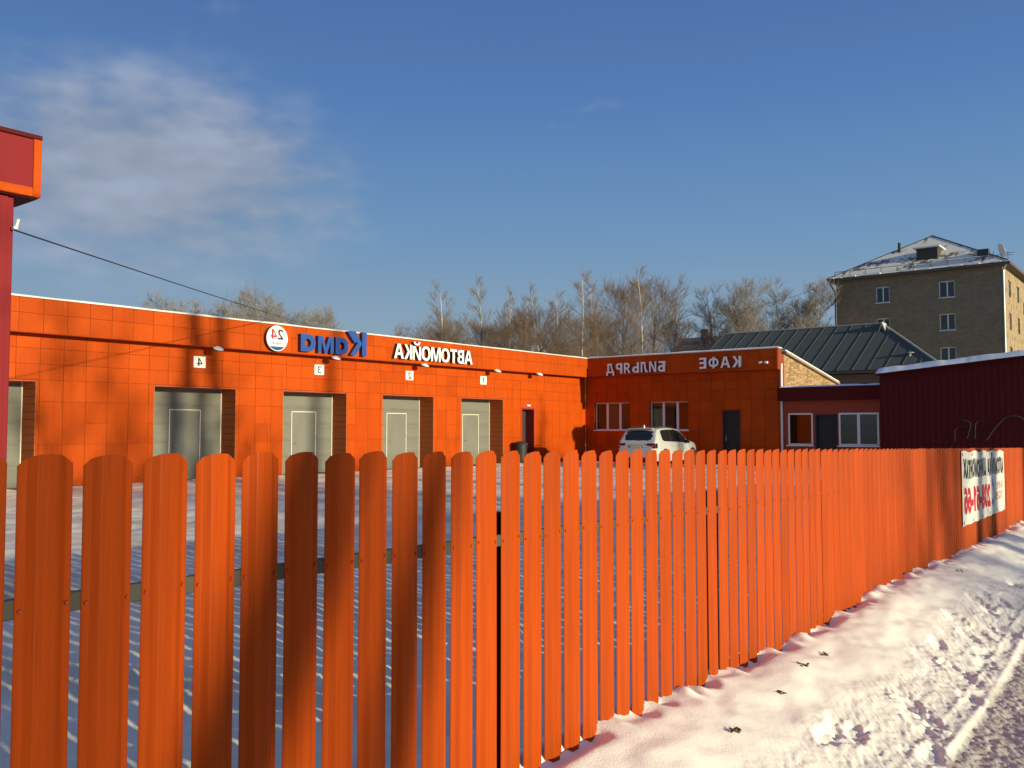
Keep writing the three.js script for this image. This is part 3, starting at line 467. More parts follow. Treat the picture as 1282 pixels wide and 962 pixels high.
  mesh('downpipe', [cylBetween([x1 + 0.03, 0.1, BZ + 0.07], [x1 + 0.03, 3.95, BZ + 0.07], 0.045, 0.045, 10), cylBetween([x1 + 0.03, 3.9, BZ + 0.07], [x1 + 0.01, 4.2, BF - 0.42], 0.045, 0.045, 10)], M.white, b);
  for (const q of [-14.35, -14.1]) mesh('spotlight', [rb(q - 0.06, q + 0.06, 4.2, 4.29, BF, BF + 0.14, 0.02)], M.whitePlastic, b);
}
// low annex with white framed windows
{
  const b = thing('annex_building', 'low dark orange annex with white framed windows beside the cafe', 'building');
  const x0 = -13.63, x1 = -9.4, z = BZ + 0.02, op = [[-13.38, -12.38, 0.88, 2.16], [-12.28, -11.42, -0.1, 2.1], [-11.36, -9.84, 0.88, 2.16]], w = [];
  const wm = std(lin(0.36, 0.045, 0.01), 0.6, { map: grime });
  let x = x0; for (const [a, c, y0, y1] of op) { w.push(pbox(x, a, -0.1, 3.1, z - 0.25, z, 'z', 24, 6)); w.push(pbox(a, c, y1, 3.1, z - 0.25, z, 'z', 24, 6)); if (y0 > 0) w.push(pbox(a, c, -0.1, y0, z - 0.25, z, 'z', 24, 6)); x = c; } w.push(pbox(x, x1, -0.1, 3.1, z - 0.25, z, 'z', 24, 6));
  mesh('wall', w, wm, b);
  mesh('back_wall', [bx(x0, x1, -0.1, 3.1, -40.2, -40), bx(x0, x0 + 0.05, -0.1, 3.1, -40, z - 0.25), bx(x1 - 0.05, x1, -0.1, 3.1, -40, z - 0.25)], M.interior, b);
  mesh('roof', [bx(x0, x1, 3.1, 3.18, -40.2, z)], M.concrete, b);
  mesh('fascia', [rb(x0 - 0.06, x1 + 0.1, 2.66, 3.2, z + 0.003, z + 0.36, 0.01)], M.maroon, b);
  { const g = sheet(range(-13.6, -9.35, 0.12), range(0, 1, 0.05), (xx, u) => [xx, 3.2 + (0.12 + 0.05 * N(xx * 1.3, 2) + 0.03 * N(xx * 4, u * 3)) * Math.pow(Math.sin(Math.min(1, u * 1.02) * Math.PI), 0.35), mix(-40, z + 0.38, u)], () => [0.88, 0.88, 0.9], 0.5); mesh('roof_snow', g, snowMat, b); }
  windowUnit(b, -13.38, -12.38, 0.88, 2.16, z + 0.02, [], { fw: 0.06 });
  windowUnit(b, -11.36, -9.84, 0.88, 2.16, z + 0.02, [-10.6], { fw: 0.07 });
  mesh('door', rb(-12.22, -11.48, 0.03, 2.05, z - 0.12, z - 0.08, 0.006), M.dark, b);
  mesh('door_frame', [bx(-12.28, -12.22, 0, 2.1, z - 0.15, z + 0.02), bx(-11.48, -11.42, 0, 2.1, z - 0.15, z + 0.02), bx(-12.22, -11.48, 2.05, 2.1, z - 0.15, z + 0.02)], M.dark, b);
  mesh('interior_partition', [bx(-13.4, -9.6, 0, 3, -37.6, -37.5)], std(lin(0.25, 0.17, 0.12), 0.9), b);
}
// dark red shed of profiled sheets
{
  const b = thing('profiled_metal_shed', 'dark red metal shed with sloping snowy roof behind the fence banner', 'shed');
  const x0 = -9.5, x1 = -3.45, z = -34.2, top = (x) => 3.58 + 0.092 * (x + 9.58);
  mesh('core', [polyExtrude([[x0 + 0.02, -0.6], [x1 - 0.02, -0.6], [x1 - 0.02, top(x1) - 0.04], [x0 + 0.02, top(x0) - 0.04]], 5.7).translate(0, 0, z - 5.78)], M.maroonDark, b);
  // trapezoidal ribs, one sheet about 1.1 m wide
  for (let s = 0; s < 6; s++) {
    const a = x0 + s * 1.01, pts = []; for (let k = 0; k < 5; k++) { const q = a + k * 0.202; pts.push([q, 0], [q + 0.09, 0], [q + 0.115, 0.0015], [q + 0.177, 0.0015], [q + 0.202, 0]); }
    const P = [], I = []; pts.forEach(([x, d]) => { P.push(x, -0.6, z + d, x, top(x) - 0.02, z + d); }); for (let i = 0; i < pts.length - 1; i++) { const c = i * 2; I.push(c, c + 2, c + 3, c, c + 3, c + 1); }
    const g = new THREE.BufferGeometry(); g.setAttribute('position', new THREE.Float32BufferAttribute(P, 3)); g.setIndex(I); const gn = g.toNonIndexed(); gn.computeVertexNormals(); mesh('wall_sheet', norm(gn), M.maroonDark, b);
  }
  mesh('roof_trim', [polyExtrude([[x0 - 0.12, top(x0 - 0.12) - 0.06], [x1 + 0.1, top(x1 + 0.1) - 0.06], [x1 + 0.1, top(x1 + 0.1)], [x0 - 0.12, top(x0 - 0.12)]], 6.2).translate(0, 0, z - 5.98)], M.maroonDark, b);
  { const us = range(0, 1, 0.04), xs = range(x0 - 0.12, x1 + 0.08, 0.1); const g = sheet(xs, us, (xx, u) => { const e = Math.min(1, sstep(0, 0.03, xx - x0 + 0.12) + 0.25); const lip = u > 0.955 ? (1 - u) / 0.045 : 1; return [xx, top(xx) + (lip > 0.02 ? (0.2 + 0.04 * N(xx * 1.7, 3) + 0.015 * N(xx * 5, u * 9)) * e * Math.pow(lip, 0.4) : -0.015), mix(z - 5.9, z + 0.25 + 0.03 * N(xx * 1.2, 9), u)]; }, () => [0.87, 0.88, 0.9], 0.5); mesh('roof_snow', g, snowMat, b); }
  // looping spray-paint lines
  const spray = std(lin(0.026, 0.028, 0.03), 0.9), zz = z + 0.004;
  const loop = (pts, r) => { const g = tube(pts.map(([x, y]) => [x, y, zz]), r, 40, 5); const p = g.attributes.position; for (let i = 0; i < p.count; i++) p.setZ(i, zz + (p.getZ(i) - zz) * 0.12); return g; };
  mesh('spray_line', [loop([[-6.0, 1.15], [-5.7, 1.6], [-5.35, 1.95], [-5.0, 1.95], [-4.75, 1.7], [-4.7, 1.35]], 0.024), loop([[-6.6, 1.2], [-6.5, 1.75], [-6.75, 1.85]], 0.018), loop([[-6.35, 1.2], [-6.3, 1.75], [-6.1, 1.85]], 0.018), loop([[-7.0, 1.1], [-6.95, 1.55], [-6.7, 1.62]], 0.016)], spray, b);
}
// red pylon at the left edge, orange framed sign box on top
{
  const b = thing('entrance_pylon', 'dark red pylon with an orange edged box on top at the left edge', 'pylon');
  mesh('column', [rb(-9.5, -9.02, -0.1, 4.42, -3.69, -3.32, 0.012)], M.crimson, b);
  mesh('column_cover', [rb(-9.02, -9.0, -0.1, 4.42, -3.628, -3.32, 0.004)], M.crimson, b);
  mesh('sign_box', [rb(-9.45, -8.93, 3.84, 4.44, -3.88, -2.5, 0.01)], M.crimson, b);
  mesh('box_soffit', [bx(-9.44, -8.94, 3.825, 3.839, -3.87, -2.51)], M.maroonDark, b);
  mesh('sign_trim', [rb(-8.96, -8.9, 3.835, 4.405, -3.885, -3.81, 0.006), rb(-8.96, -8.9015, 3.835, 3.925, -3.81, -2.5, 0.006)], orangeMats[2], b);
  mesh('sign_panel', [bx(-8.93, -8.915, 3.925, 4.4, -3.81, -2.5)], M.crimson, b);
  mesh('box_cap', [rb(-9.47, -8.895, 4.405, 4.45, -3.888, -2.5, 0.008)], M.maroon, b);
  mesh('cable_bracket', [rb(-9.0, -8.94, 3.5, 3.53, -3.7, -3.66, 0.005), cylBetween([-8.96, 3.52, -3.69], [-8.94, 3.6, -3.7], 0.016)], M.whitePlastic, b);
}
// overhead cables
{
  const A = [-9, 3.5, -3.69], Bp = [-66, 10.7, -60], pts = []; for (let i = 0; i <= 24; i++) { const t = i / 24; pts.push([mix(A[0], Bp[0], t), mix(A[1], Bp[1], t) - 1.0 * 4 * t * (1 - t) * 0.25, mix(A[2], Bp[2], t)]); }
  tag(mesh('overhead_cable', tube(pts, 0.0085, 80, 5), M.cable), 'black overhead cable sagging from the red pylon to the trees', 'cable');
  tag(mesh('overhead_cable', tube([[-28.5, 15.5, -86], [-32, 14.6, -86.3], [-36.5, 13.9, -86.6], [-40, 13.6, -87]], 0.02, 30, 5), M.cable), 'thin cable running left from the eave of the apartment block', 'cable');
}

// ------------------------------------------------------------------ buildings beyond
{
  // house with a standing seam hip roof
  const b = thing('seam_roof_house', 'house with grey green standing seam metal roof behind the annex', 'house');
  const e0 = -21.9, e1 = -11.1, ze = -52, zr = -58, ye = 4.85, yr = 8.1, r0 = -25.8, r1 = -15.9;
  mesh('wall', [bx(-26, -16.1, -0.1, ye - 0.05, -63.5, -58), bx(-26, -11.9, -0.1, ye - 0.205, -57.9, ze - 0.35)], std(lin(0.16, 0.10, 0.07), 0.9), b);
  const rm = [0.95, 1, 1.06].map((k) => std(lin(0.075 * k, 0.082 * k, 0.072 * k), 0.85)), seam = std(lin(0.11, 0.115, 0.1), 0.7);
  const quad = (a, c, d, e, th = 0.03) => { const P = [...a, ...c, ...d, ...a, ...d, ...e], Q = [a, e, d, a, d, c].flatMap((v) => [v[0], v[1] - th, v[2]]); const g = new THREE.BufferGeometry(); g.setAttribute('position', new THREE.Float32BufferAttribute([...P, ...Q], 3)); g.computeVertexNormals(); return norm(g); };
  // slope facing the yard, sheet by sheet; cut by the hip on the right
  const hipX = (t) => mix(e1, r1, t), r = rng(8), st = 0.88;
  for (let x = -26.5; x < e1 - 0.05; x += st) {
    const xa = x, xb = Math.min(x + st, e1); const tb = xb <= r1 ? 1 : (xb - e1) / (r1 - e1), ta = xa <= r1 ? 1 : (xa - e1) / (r1 - e1);
    const pt = (xx, t) => [xx, mix(ye, yr, t), mix(ze, zr, t)];
    mesh('roof_sheet', quad(pt(xa + 0.01, 0), pt(xb - 0.01, 0), pt(xb - 0.01, Math.max(0.001, tb)), pt(xa + 0.01, ta)), rm[Math.floor(r() * 3)], b);
    const g = cylBetween(pt(xa, 0), pt(xa, ta), 0.014, 0.014, 5); g.translate(0, 0.02, 0); mesh('seam', g, seam, b);
  }
  mesh('end_wall', quad([e1 - 0.05, ye - 0.2, ze - 0.05], [r1 - 0.05, ye - 0.2, zr - 0.05], [r1 - 0.05, yr - 0.04, zr - 0.05], [e1 - 0.05, ye - 0.04, ze - 0.05], 0.001), std(lin(0.2, 0.14, 0.1), 0.9), b);
  mesh('rear_slope', quad([r1, yr, zr], [-26.5, yr, zr], [-26.5, ye, -64], [r1, ye, -64]), rm[0], b);
  mesh('end_wall', quad([r1 - 0.02, ye - 0.2, zr], [r1 - 0.02, ye - 0.2, -64], [r1 - 0.02, ye, -64], [r1 - 0.02, yr - 0.04, zr], 0.001), std(lin(0.2, 0.14, 0.1), 0.9), b);
  mesh('ridge_cap', [cylBetween([-26.5, yr + 0.03, zr], [r1, yr + 0.03, zr], 0.06, 0.06, 6), cylBetween([r1, yr + 0.03, zr], [e1, ye + 0.03, ze], 0.07, 0.07, 6)], std(lin(0.4, 0.36, 0.3), 0.6), b);
  mesh('eave', [bx(-26.5, e1, ye - 0.16, ye - 0.04, ze - 0.02, ze + 0.05), bx(-26.5, e1, ye - 0.1, ye - 0.05, ze - 0.4, ze - 0.02)], std(lin(0.12, 0.08, 0.06), 0.8), b);
  // small gabled roof vent on the ridge end
  const d = polyExtrude([[-0.3, 0], [0.3, 0], [0, 0.75]], 0.9); d.translate(r1 + 0.3, yr - 0.75, zr + 0.2); mesh('roof_vent', d, std(lin(0.5, 0.47, 0.42), 0.7), b);
  mesh('vent_louvre', polyExtrude([[-0.17, 0], [0.17, 0], [0, 0.45]], 0.02).translate(r1 + 0.3, yr - 0.68, zr + 1.101), M.dark, b);
  mesh('flue', [cylBetween([-13.2, 5.1, -53.5], [-13.2, 5.8, -53.5], 0.11, 0.11, 12), cylBetween([-13.2, 5.8, -53.5], [-13.2, 5.86, -53.5], 0.26, 0.26, 12)], std(lin(0.22, 0.22, 0.22), 0.7), b);
}
{
  // apartment block
  const b = thing('apartment_building', 'five storey brown brick apartment block with snowy hip roof', 'building');
  const x0 = -27.7, x1 = -13.5, z0 = -86, z1 = -128, ye = 15.7, wallT = dataTex(512, 512, (u, v) => { const row = Math.floor(v * 40), j = (v * 40 - row) < 0.15 ? 0.9 : 1, k = (0.86 + 0.10 * tnB(u * 0.5, v) + 0.06 * tnA(u, v * 2) + 0.12 * tnC(u * 0.25, v * 1.5) - 0.06 * tnD(u * 0.5, v)) * j; return [136 * k, 122 * k, 101 * k]; });
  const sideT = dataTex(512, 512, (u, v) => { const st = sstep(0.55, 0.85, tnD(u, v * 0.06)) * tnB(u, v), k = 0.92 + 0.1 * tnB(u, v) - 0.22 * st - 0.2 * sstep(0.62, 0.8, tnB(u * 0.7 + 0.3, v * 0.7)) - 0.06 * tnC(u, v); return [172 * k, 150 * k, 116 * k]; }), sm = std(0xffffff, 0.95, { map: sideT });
  const wm = std(0xffffff, 0.95, { map: wallT });
  const wins = [[-24.1, -22.85], [-18.65, -17.3]], floors = [1.3, 4.3, 7.25, 10.25, 13.2], w = [];
  // end wall with openings, butted pieces
  let x = x0; for (const [a, c] of wins) { w.push(pbox(x, a, -0.1, ye, z0 - 0.4, z0, 'z', 4, 4)); let y = -0.1; for (const f of floors) { w.push(pbox(a, c, y, f, z0 - 0.4, z0, 'z', 4, 4)); y = f + 1.52; } w.push(pbox(a, c, y, ye, z0 - 0.4, z0, 'z', 4, 4)); x = c; } w.push(pbox(x, x1, -0.1, ye, z0 - 0.4, z0, 'z', 4, 4));
  w.push(pbox(x0, x0 + 0.4, -0.1, ye, z1, z0 - 0.4, 'x', 4, 4), pbox(x0, x1, -0.1, ye, z1 - 0.4, z1, 'z', 4, 4));
  // long side facing the sun
  const sideW = [], zs = []; for (let q = 0; q < 9; q++) zs.push(z0 - 2.6 - q * 4.5);
  let zz = z0 - 0.4; for (const q of zs) { sideW.push(pbox(x1 - 0.4, x1, -0.1, ye, zz, q, 'x', 4, 4)); let y = -0.1; for (const f of floors) { sideW.push(pbox(x1 - 0.4, x1, y, f, q, q - 1.4, 'x', 4, 4)); y = f + 1.5; } sideW.push(pbox(x1 - 0.4, x1, y, ye, q, q - 1.4, 'x', 4, 4)); zz = q - 1.4; } sideW.push(pbox(x1 - 0.4, x1, -0.1, ye, zz, z1, 'x', 4, 4));
  mesh('wall', w, wm, b); mesh('side_wall', sideW, sm, b);
  mesh('inner_core', [bx(x0 + 1.6, x1 - 1.6, 0, ye - 0.1, z1 + 1, z0 - 1.6)], M.interior, b);
  for (const [a, c] of wins) for (const f of floors.slice(1)) windowUnit(b, a, c, f, f + 1.52, z0 - 0.22, [mix(a, c, 0.52)], { fw: 0.1, sillTo: z0 + 0.08 });
  for (const q of zs) for (const f of floors.slice(1)) { const m = mesh('window', [bx(x1 - 0.25, x1 - 0.18, f, f + 0.1, q, q - 1.4), bx(x1 - 0.25, x1 - 0.18, f + 1.4, f + 1.5, q, q - 1.4), bx(x1 - 0.25, x1 - 0.18, f + 0.1, f + 1.4, q, q - 0.1), bx(x1 - 0.25, x1 - 0.18, f + 0.1, f + 1.4, q - 1.3, q - 1.4), bx(x1 - 0.25, x1 - 0.18, f + 0.1, f + 1.4, q - 0.66, q - 0.76)], M.whitePlastic, b); mesh('pane', bx(x1 - 0.24, x1 - 0.23, f + 0.1, f + 1.4, q - 0.1, q - 1.3), M.darkGlass, m); }
  for (const q of [zs[2], zs[5]]) for (const f of floors.slice(2)) mesh('balcony', [bx(x1 + 0.0, x1 + 0.95, f - 0.75, f - 0.62, q + 0.8, q - 2.2), bx(x1 + 0.9, x1 + 0.95, f - 0.62, f + 0.3, q + 0.8, q - 2.2), bx(x1, x1 + 0.9, f - 0.62, f + 0.3, q + 0.8, q + 0.76)], std(lin(0.16, 0.12, 0.08), 0.9), b);
  // hip roof, snow over sheet metal
  const ov = 0.7, yo = ye + 0.12, ax = (x0 + x1) / 2, hp = 4.5, zh = z0 - 7.0;
  const tri = (...v) => { const g = new THREE.BufferGeometry(); g.setAttribute('position', new THREE.Float32BufferAttribute(v.flat(), 3)); g.computeVertexNormals(); const p = g.attributes.position, U = []; for (let i = 0; i < p.count; i++) U.push(p.getX(i) / 6, p.getZ(i) / 6); g.setAttribute('uv', new THREE.Float32BufferAttribute(U, 2)); return g; };
  const A = [x0 - ov, yo, z0 + ov], B = [x1 + ov, yo, z0 + ov], C = [ax, yo + hp, zh], D = [ax, yo + hp, z1 + 7], E = [x1 + ov, yo, z1 - ov], F = [x0 - ov, yo, z1 - ov];
  const patchy = dataTex(256, 256, (u, v) => { const n = 0.5 * tnA(u, v) + 0.35 * tnB(u, v) + 0.15 * tnC(u, v), m = sstep(0.27, 0.42, n); const k = (a, c) => mix(a, c, m); return [k(126, 240), k(112, 232), k(100, 216)]; });
  const roofMat = std(0xffffff, 0.8, { map: patchy });
  mesh('roof_slope', tri(A, B, C), roofMat, b); mesh('roof_slope', tri(B, E, D, B, D, C), roofMat, b); mesh('roof_slope', tri(A, C, D, A, D, F), roofMat, b); mesh('roof_slope', tri(E, F, D), roofMat, b);
  mesh('eave', [bx(x0 - ov, x1 + ov, ye - 0.12, yo - 0.003, z0, z0 + ov), bx(x1, x1 + ov, ye - 0.12, yo - 0.003, z1, z0), bx(x0 - ov, x0, ye - 0.12, yo - 0.003, z1, z0)], std(lin(0.1, 0.08, 0.065), 0.9), b);
  { const r = rng(6), g = []; for (let q = x0 - 0.4; q < x1 + 0.4; q += 0.5 + r() * 0.8) if (r() > 0.35) g.push(rb(q, q + 0.4 + r() * 0.7, yo - 0.02, yo + 0.06 + r() * 0.08, z0 + ov - 0.14, z0 + ov + 0.06, 0.03)); mesh('eave_snow', g, snowRoof, b); }
  mesh('snow_guard', [bx(x0, x1, yo + 0.62, yo + 0.66, z0 + ov - 0.35, z0 + ov - 0.31), ...range(x0, x1, 1.4).map((q) => bx(q - 0.02, q + 0.02, yo + 0.05, yo + 0.62, z0 + ov - 0.35, z0 + ov - 0.31))], M.dark, b);
  mesh('ridge_cap', [cylBetween(A, C, 0.07, 0.07, 5), cylBetween(B, C, 0.07, 0.07, 5), cylBetween(C, D, 0.08, 0.08, 5)], M.dark, b);
  const dm = mesh('dormer', [bx(-20.75, -18.95, yo + 1.25, yo + 2.35, z0 - 4.2, z0 - 1.4)], std(lin(0.05, 0.045, 0.04), 0.8), b); mesh('dormer_roof', polyExtrude([[-21.0, 2.32], [-18.7, 2.32], [-18.7, 2.42], [-21.0, 2.42]], 3.4).translate(0, yo, z0 - 4.4), snowRoof, dm);
  mesh('chimney', [bx(-15.6, -14.7, yo, yo + 1.55, z0 - 1.8, z0 - 0.9)], std(lin(0.05, 0.05, 0.055), 0.8), b);
  mesh('vent_pipe', [cylBetween([-22.9, yo + 2.4, z0 - 4], [-22.9, yo + 3.6, z0 - 4], 0.14), cylBetween([-16.2, yo + 1.2, z0 - 2.4], [-16.2, yo + 2, z0 - 2.4], 0.06)], M.dark, b);
  const dish = new THREE.SphereGeometry(0.85, 20, 10, 0, Math.PI * 2, 0, 0.9); dish.scale(1, 0.5, 1); dish.rotateZ(-1.2); dish.rotateY(0.5); dish.translate(-13.75, yo + 1.0, z0 - 0.1); mesh('satellite_dish', dish, M.white, b); mesh('dish_mast', [cylBetween([-14.2, yo, z0 - 0.2], [-14.2, yo + 1.1, z0 - 0.2], 0.04)], M.galv, b);
  mesh('aerial', [cylBetween([-13.2, yo, z0 - 1], [-13.2, yo + 1.1, z0 - 1], 0.025), cylBetween([-13.7, yo + 1.0, z0 - 1], [-12.7, yo + 1.0, z0 - 1], 0.02), cylBetween([-13.6, yo + 0.8, z0 - 1], [-12.8, yo + 0.8, z0 - 1], 0.02)], M.dark, b);
  mesh('downpipe', [cylBetween([x1 + 0.08, 0.2, z0 + 0.08], [x1 + 0.08, ye - 0.5, z0 + 0.08], 0.08), cylBetween([x1 + 0.08, ye - 0.5, z0 + 0.08], [x1 + 0.4, ye, z0 + 0.4], 0.08)], M.galv, b);
  mesh('downpipe', [cylBetween([x0 - 0.08, 0.2, z0 + 0.08], [x0 - 0.08, ye - 1.2, z0 + 0.08], 0.08), cylBetween([x0 - 0.08, ye - 1.2, z0 + 0.08], [x0 - 0.6, ye, z0 + 0.5], 0.08)], M.dark, b);
}
{
  // low dark house among the trees, and a white-roofed shed
  const b = thing('dark_house', 'low dark house with grey roof among the trees behind the cafe', 'house');
  mesh('wall', [bx(-40, -31, -0.1, 8.0, -82, -75)], std(lin(0.1, 0.075, 0.055), 0.9), b);
  const g = polyExtrude([[-83, 7.9], [-74.2, 7.9], [-78.6, 10.3]], 9.6); g.rotateY(-Math.PI / 2); g.translate(-30.7, 0, 0); mesh('roof', g, std(lin(0.09, 0.09, 0.085), 0.8), b);
  mesh('chimney', bx(-37.6, -36.9, 8.4, 10.9, -77.8, -77.1), std(lin(0.12, 0.07, 0.05), 0.9), b);
  const s = thing('roof_shed', 'small snow covered hut roof showing above the car wash parapet', 'shed');
  mesh('wall', bx(-60, -56.8, -0.1, 9.4, -79, -75), std(lin(0.2, 0.15, 0.13), 0.9), s);
  const q = polyExtrude([[-79.3, 9.4], [-74.7, 9.4], [-77, 10.5]], 3.6); q.rotateY(-Math.PI / 2); q.translate(-56.6, 0, 0); mesh('roof', q, snowRoof, s);
}

// ------------------------------------------------------------------ bare trees
class TreeB { // collects tapered tubes
  constructor() { this.P = []; this.Nn = []; this.U = []; this.I = []; this.n = 0; }
  tube(a, b, r0, r1, sides) {
    const d = b.clone().sub(a).normalize(), u = Math.abs(d.y) < 0.9 ? new THREE.Vector3(0, 1, 0) : new THREE.Vector3(1, 0, 0), p = new THREE.Vector3().crossVectors(d, u).normalize(), q = new THREE.Vector3().crossVectors(d, p);
    const s0 = this.n; for (let k = 0; k < 2; k++) for (let i = 0; i <= sides; i++) { const t = i / sides * Math.PI * 2, c = Math.cos(t), s = Math.sin(t), nx = p.x * c + q.x * s, ny = p.y * c + q.y * s, nz = p.z * c + q.z * s, o = k ? b : a, r = k ? r1 : r0; this.P.push(o.x + nx * r, o.y + ny * r, o.z + nz * r); this.Nn.push(nx, ny, nz); this.U.push(i / sides, o.y * 0.5); this.n++; }
    for (let i = 0; i < sides; i++) { const A = s0 + i, B = A + 1, C = A + sides + 1, D = C + 1; this.I.push(A, D, C, A, B, D); }
  }
  geo() { const g = new THREE.BufferGeometry(); g.setAttribute('position', new THREE.Float32BufferAttribute(this.P, 3)); g.setAttribute('normal', new THREE.Float32BufferAttribute(this.Nn, 3)); g.setAttribute('uv', new THREE.Float32BufferAttribute(this.U, 2)); g.setIndex(this.I); return g; }
}
const V = (x, y, z) => new THREE.Vector3(x, y, z);
function growTree(seed, o) { // a tree 10 m tall
  const r = rng(seed), T = new TreeB(), C = new TreeB();
  const rd = (s) => (r() - 0.5) * 2 * s;
  function branch(p, d, len, rad, level) {
    const segs = level >= o.levels ? 2 : 3, pts = []; let a = p.clone(), dir = d.clone();
    for (let i = 0; i < segs; i++) {
      dir.add(V(rd(0.16), rd(0.1) + o.up * (level < 3 ? 0.18 : o.droop), rd(0.16))).normalize();
      const b = a.clone().addScaledVector(dir, len / segs), r0 = rad * (1 - 0.7 * i / segs), r1 = rad * (1 - 0.7 * (i + 1) / segs);
      C.tube(a, b, r0, Math.max(r1, o.twig * 0.55), level >= 2 ? 3 : 5); pts.push([b.clone(), dir.clone(), r1]); a = b;
    }
    if (level < o.levels) {
      const kids = o.kids[level];
      for (let k = 0; k < kids; k++) {
        const q = pts[Math.min(segs - 1, Math.floor((0.25 + 0.75 * r()) * segs))], ang = r() * Math.PI * 2, side = V(Math.cos(ang), rd(0.4), Math.sin(ang));
        const nd = q[1].clone().multiplyScalar(0.75).addScaledVector(side, o.spread * (0.6 + 0.6 * r())).normalize();
        branch(q[0].clone().lerp(p, r() * 0.25), nd, len * (0.5 + 0.25 * r()), Math.max(o.twig, q[2] * 0.62), level + 1);
      }
    }
  }
  for (let s = 0; s < o.stems; s++) {
    let a = V(rd(o.stems > 1 ? 0.25 : 0.02), -0.2, rd(o.stems > 1 ? 0.25 : 0.02)), dir = V(rd(o.lean), 1, rd(o.lean)).normalize(); const n = 12, H = o.h * (s ? 0.75 + 0.25 * r() : 1);
    for (let i = 0; i < n; i++) {
      dir.add(V(rd(0.045), 0.03, rd(0.045))).normalize(); const b = a.clone().addScaledVector(dir, H / n), t = i / n, r0 = o.rad * Math.pow(1 - t, 0.85) + 0.012, r1 = o.rad * Math.pow(1 - (i + 1) / n, 0.85) + 0.012;
      T.tube(a, b, r0, r1, 7);
      if (t >= o.from) { const f = (t - o.from) / (1 - o.from), nb = o.per + Math.floor(r() * 2);
        for (let k = 0; k < nb; k++) { const ang = r() * Math.PI * 2, el = o.angle + rd(0.2), L = o.len * (o.shape(f)) * (0.7 + 0.5 * r()); branch(a.clone().lerp(b, r()), V(Math.cos(ang) * Math.cos(el), Math.sin(el), Math.sin(ang) * Math.cos(el)), L, Math.max(o.twig * 1.3, r0 * o.br), 0); } }
      a = b;
    }
    branch(a, dir, o.len * 0.4, 0.02, 1);
  }
  return { trunk: T.geo(), crown: C.geo() };
}
const kinds = {
  b: { stems: 1, h: 9.1, rad: 0.07, from: 0.16, per: 4, len: 1.75, shape: (f) => 1.0 - 0.8 * f, angle: 0.85, spread: 0.45, up: 0.5, droop: 0.0, levels: 2, kids: [7, 5, 3], twig: 0.005, lean: 0.03, br: 0.26 },
  s: { stems: 3, h: 8.8, rad: 0.04, from: 0.06, per: 4, len: 1.35, shape: (f) => 0.95 - 0.6 * f, angle: 0.95, spread: 0.5, up: 0.5, droop: 0.06, levels: 2, kids: [6, 4, 3], twig: 0.0055, lean: 0.13, br: 0.3 },
  d: { stems: 1, h: 8.5, rad: 0.10, from: 0.12, per: 4, len: 2.0, shape: (f) => 0.6 + 0.8 * Math.sin(Math.min(1, f * 1.15) * Math.PI * 0.85) - 0.35 * f, angle: 0.7, spread: 0.62, up: 0.4, droop: 0.02, levels: 2, kids: [9, 6, 4], twig: 0.0058, lean: 0.05, br: 0.26 },
  w: { stems: 9, h: 8.2, rad: 0.05, from: 0.14, per: 4, len: 1.15, shape: (f) => 1.0 - 0.35 * f, angle: 0.75, spread: 0.52, up: 0.4, droop: 0.05, levels: 2, kids: [8, 6, 3], twig: 0.0055, lean: 0.25, br: 0.3 },
  f: { stems: 3, h: 8.7, rad: 0.07, from: 0.12, per: 4, len: 1.9, shape: (f) => 1.0 - 0.68 * f, angle: 0.75, spread: 0.6, up: 0.4, droop: 0.0, levels: 2, kids: [9, 6, 3], twig: 0.0055, lean: 0.12, br: 0.28 },
  t: { stems: 1, h: 9.2, rad: 0.12, from: 0.62, per: 3, len: 1.5, shape: (f) => 1.0 - 0.6 * f, angle: 0.6, spread: 0.6, up: 0.35, droop: 0.02, levels: 1, kids: [5, 4], twig: 0.012, lean: 0.03, br: 0.38 },
};
const barkTex = dataTex(64, 256, (u, v) => { const d = tnC(u * 0.3, v * 2) > 0.72 || tnB(u * 0.5, v * 3) > 0.86; const k = d ? 60 : 205 + 40 * tnB(u, v); return [k, k * 0.96, k * 0.88]; });
const bark = { b: std(0xffffff, 0.85, { map: barkTex }), s: std(lin(0.22, 0.17, 0.11), 0.9), d: std(lin(0.18, 0.13, 0.085), 0.9), w: std(lin(0.22, 0.18, 0.14), 0.9), f: std(lin(0.26, 0.21, 0.17), 0.9), t: std(lin(0.18, 0.13, 0.09), 0.9) };
const twigM = { b: std(lin(0.25, 0.195, 0.145), 0.9), s: std(lin(0.19, 0.132, 0.088), 0.9), d: std(lin(0.165, 0.105, 0.065), 0.9), w: std(lin(0.25, 0.212, 0.178), 0.9), f: std(lin(0.29, 0.26, 0.235), 0.9), t: std(lin(0.2, 0.14, 0.1), 0.9) };
const protos = {}; for (const k of Object.keys(kinds)) protos[k] = [1, 2].map((i) => growTree(100 * i + k.charCodeAt(0), kinds[k]));
const treeWord = { b: 'tall slender birch', s: 'thin multi stemmed young tree', d: 'brown densely branched tree', w: 'wide rounded bare tree', f: 'frosted whitish tree' };
const treeGroup = { b: 'slender birches', s: 'thin young trees', d: 'brown dense trees', w: 'wide rounded bare trees', f: 'frosted trees' };
const treeAt = { f: 'behind the car wash roof', b: 'behind the cafe corner', s: 'behind the orange roofs', d: 'behind the cafe sign', w: 'near the apartment block' };
const rT = rng(44);
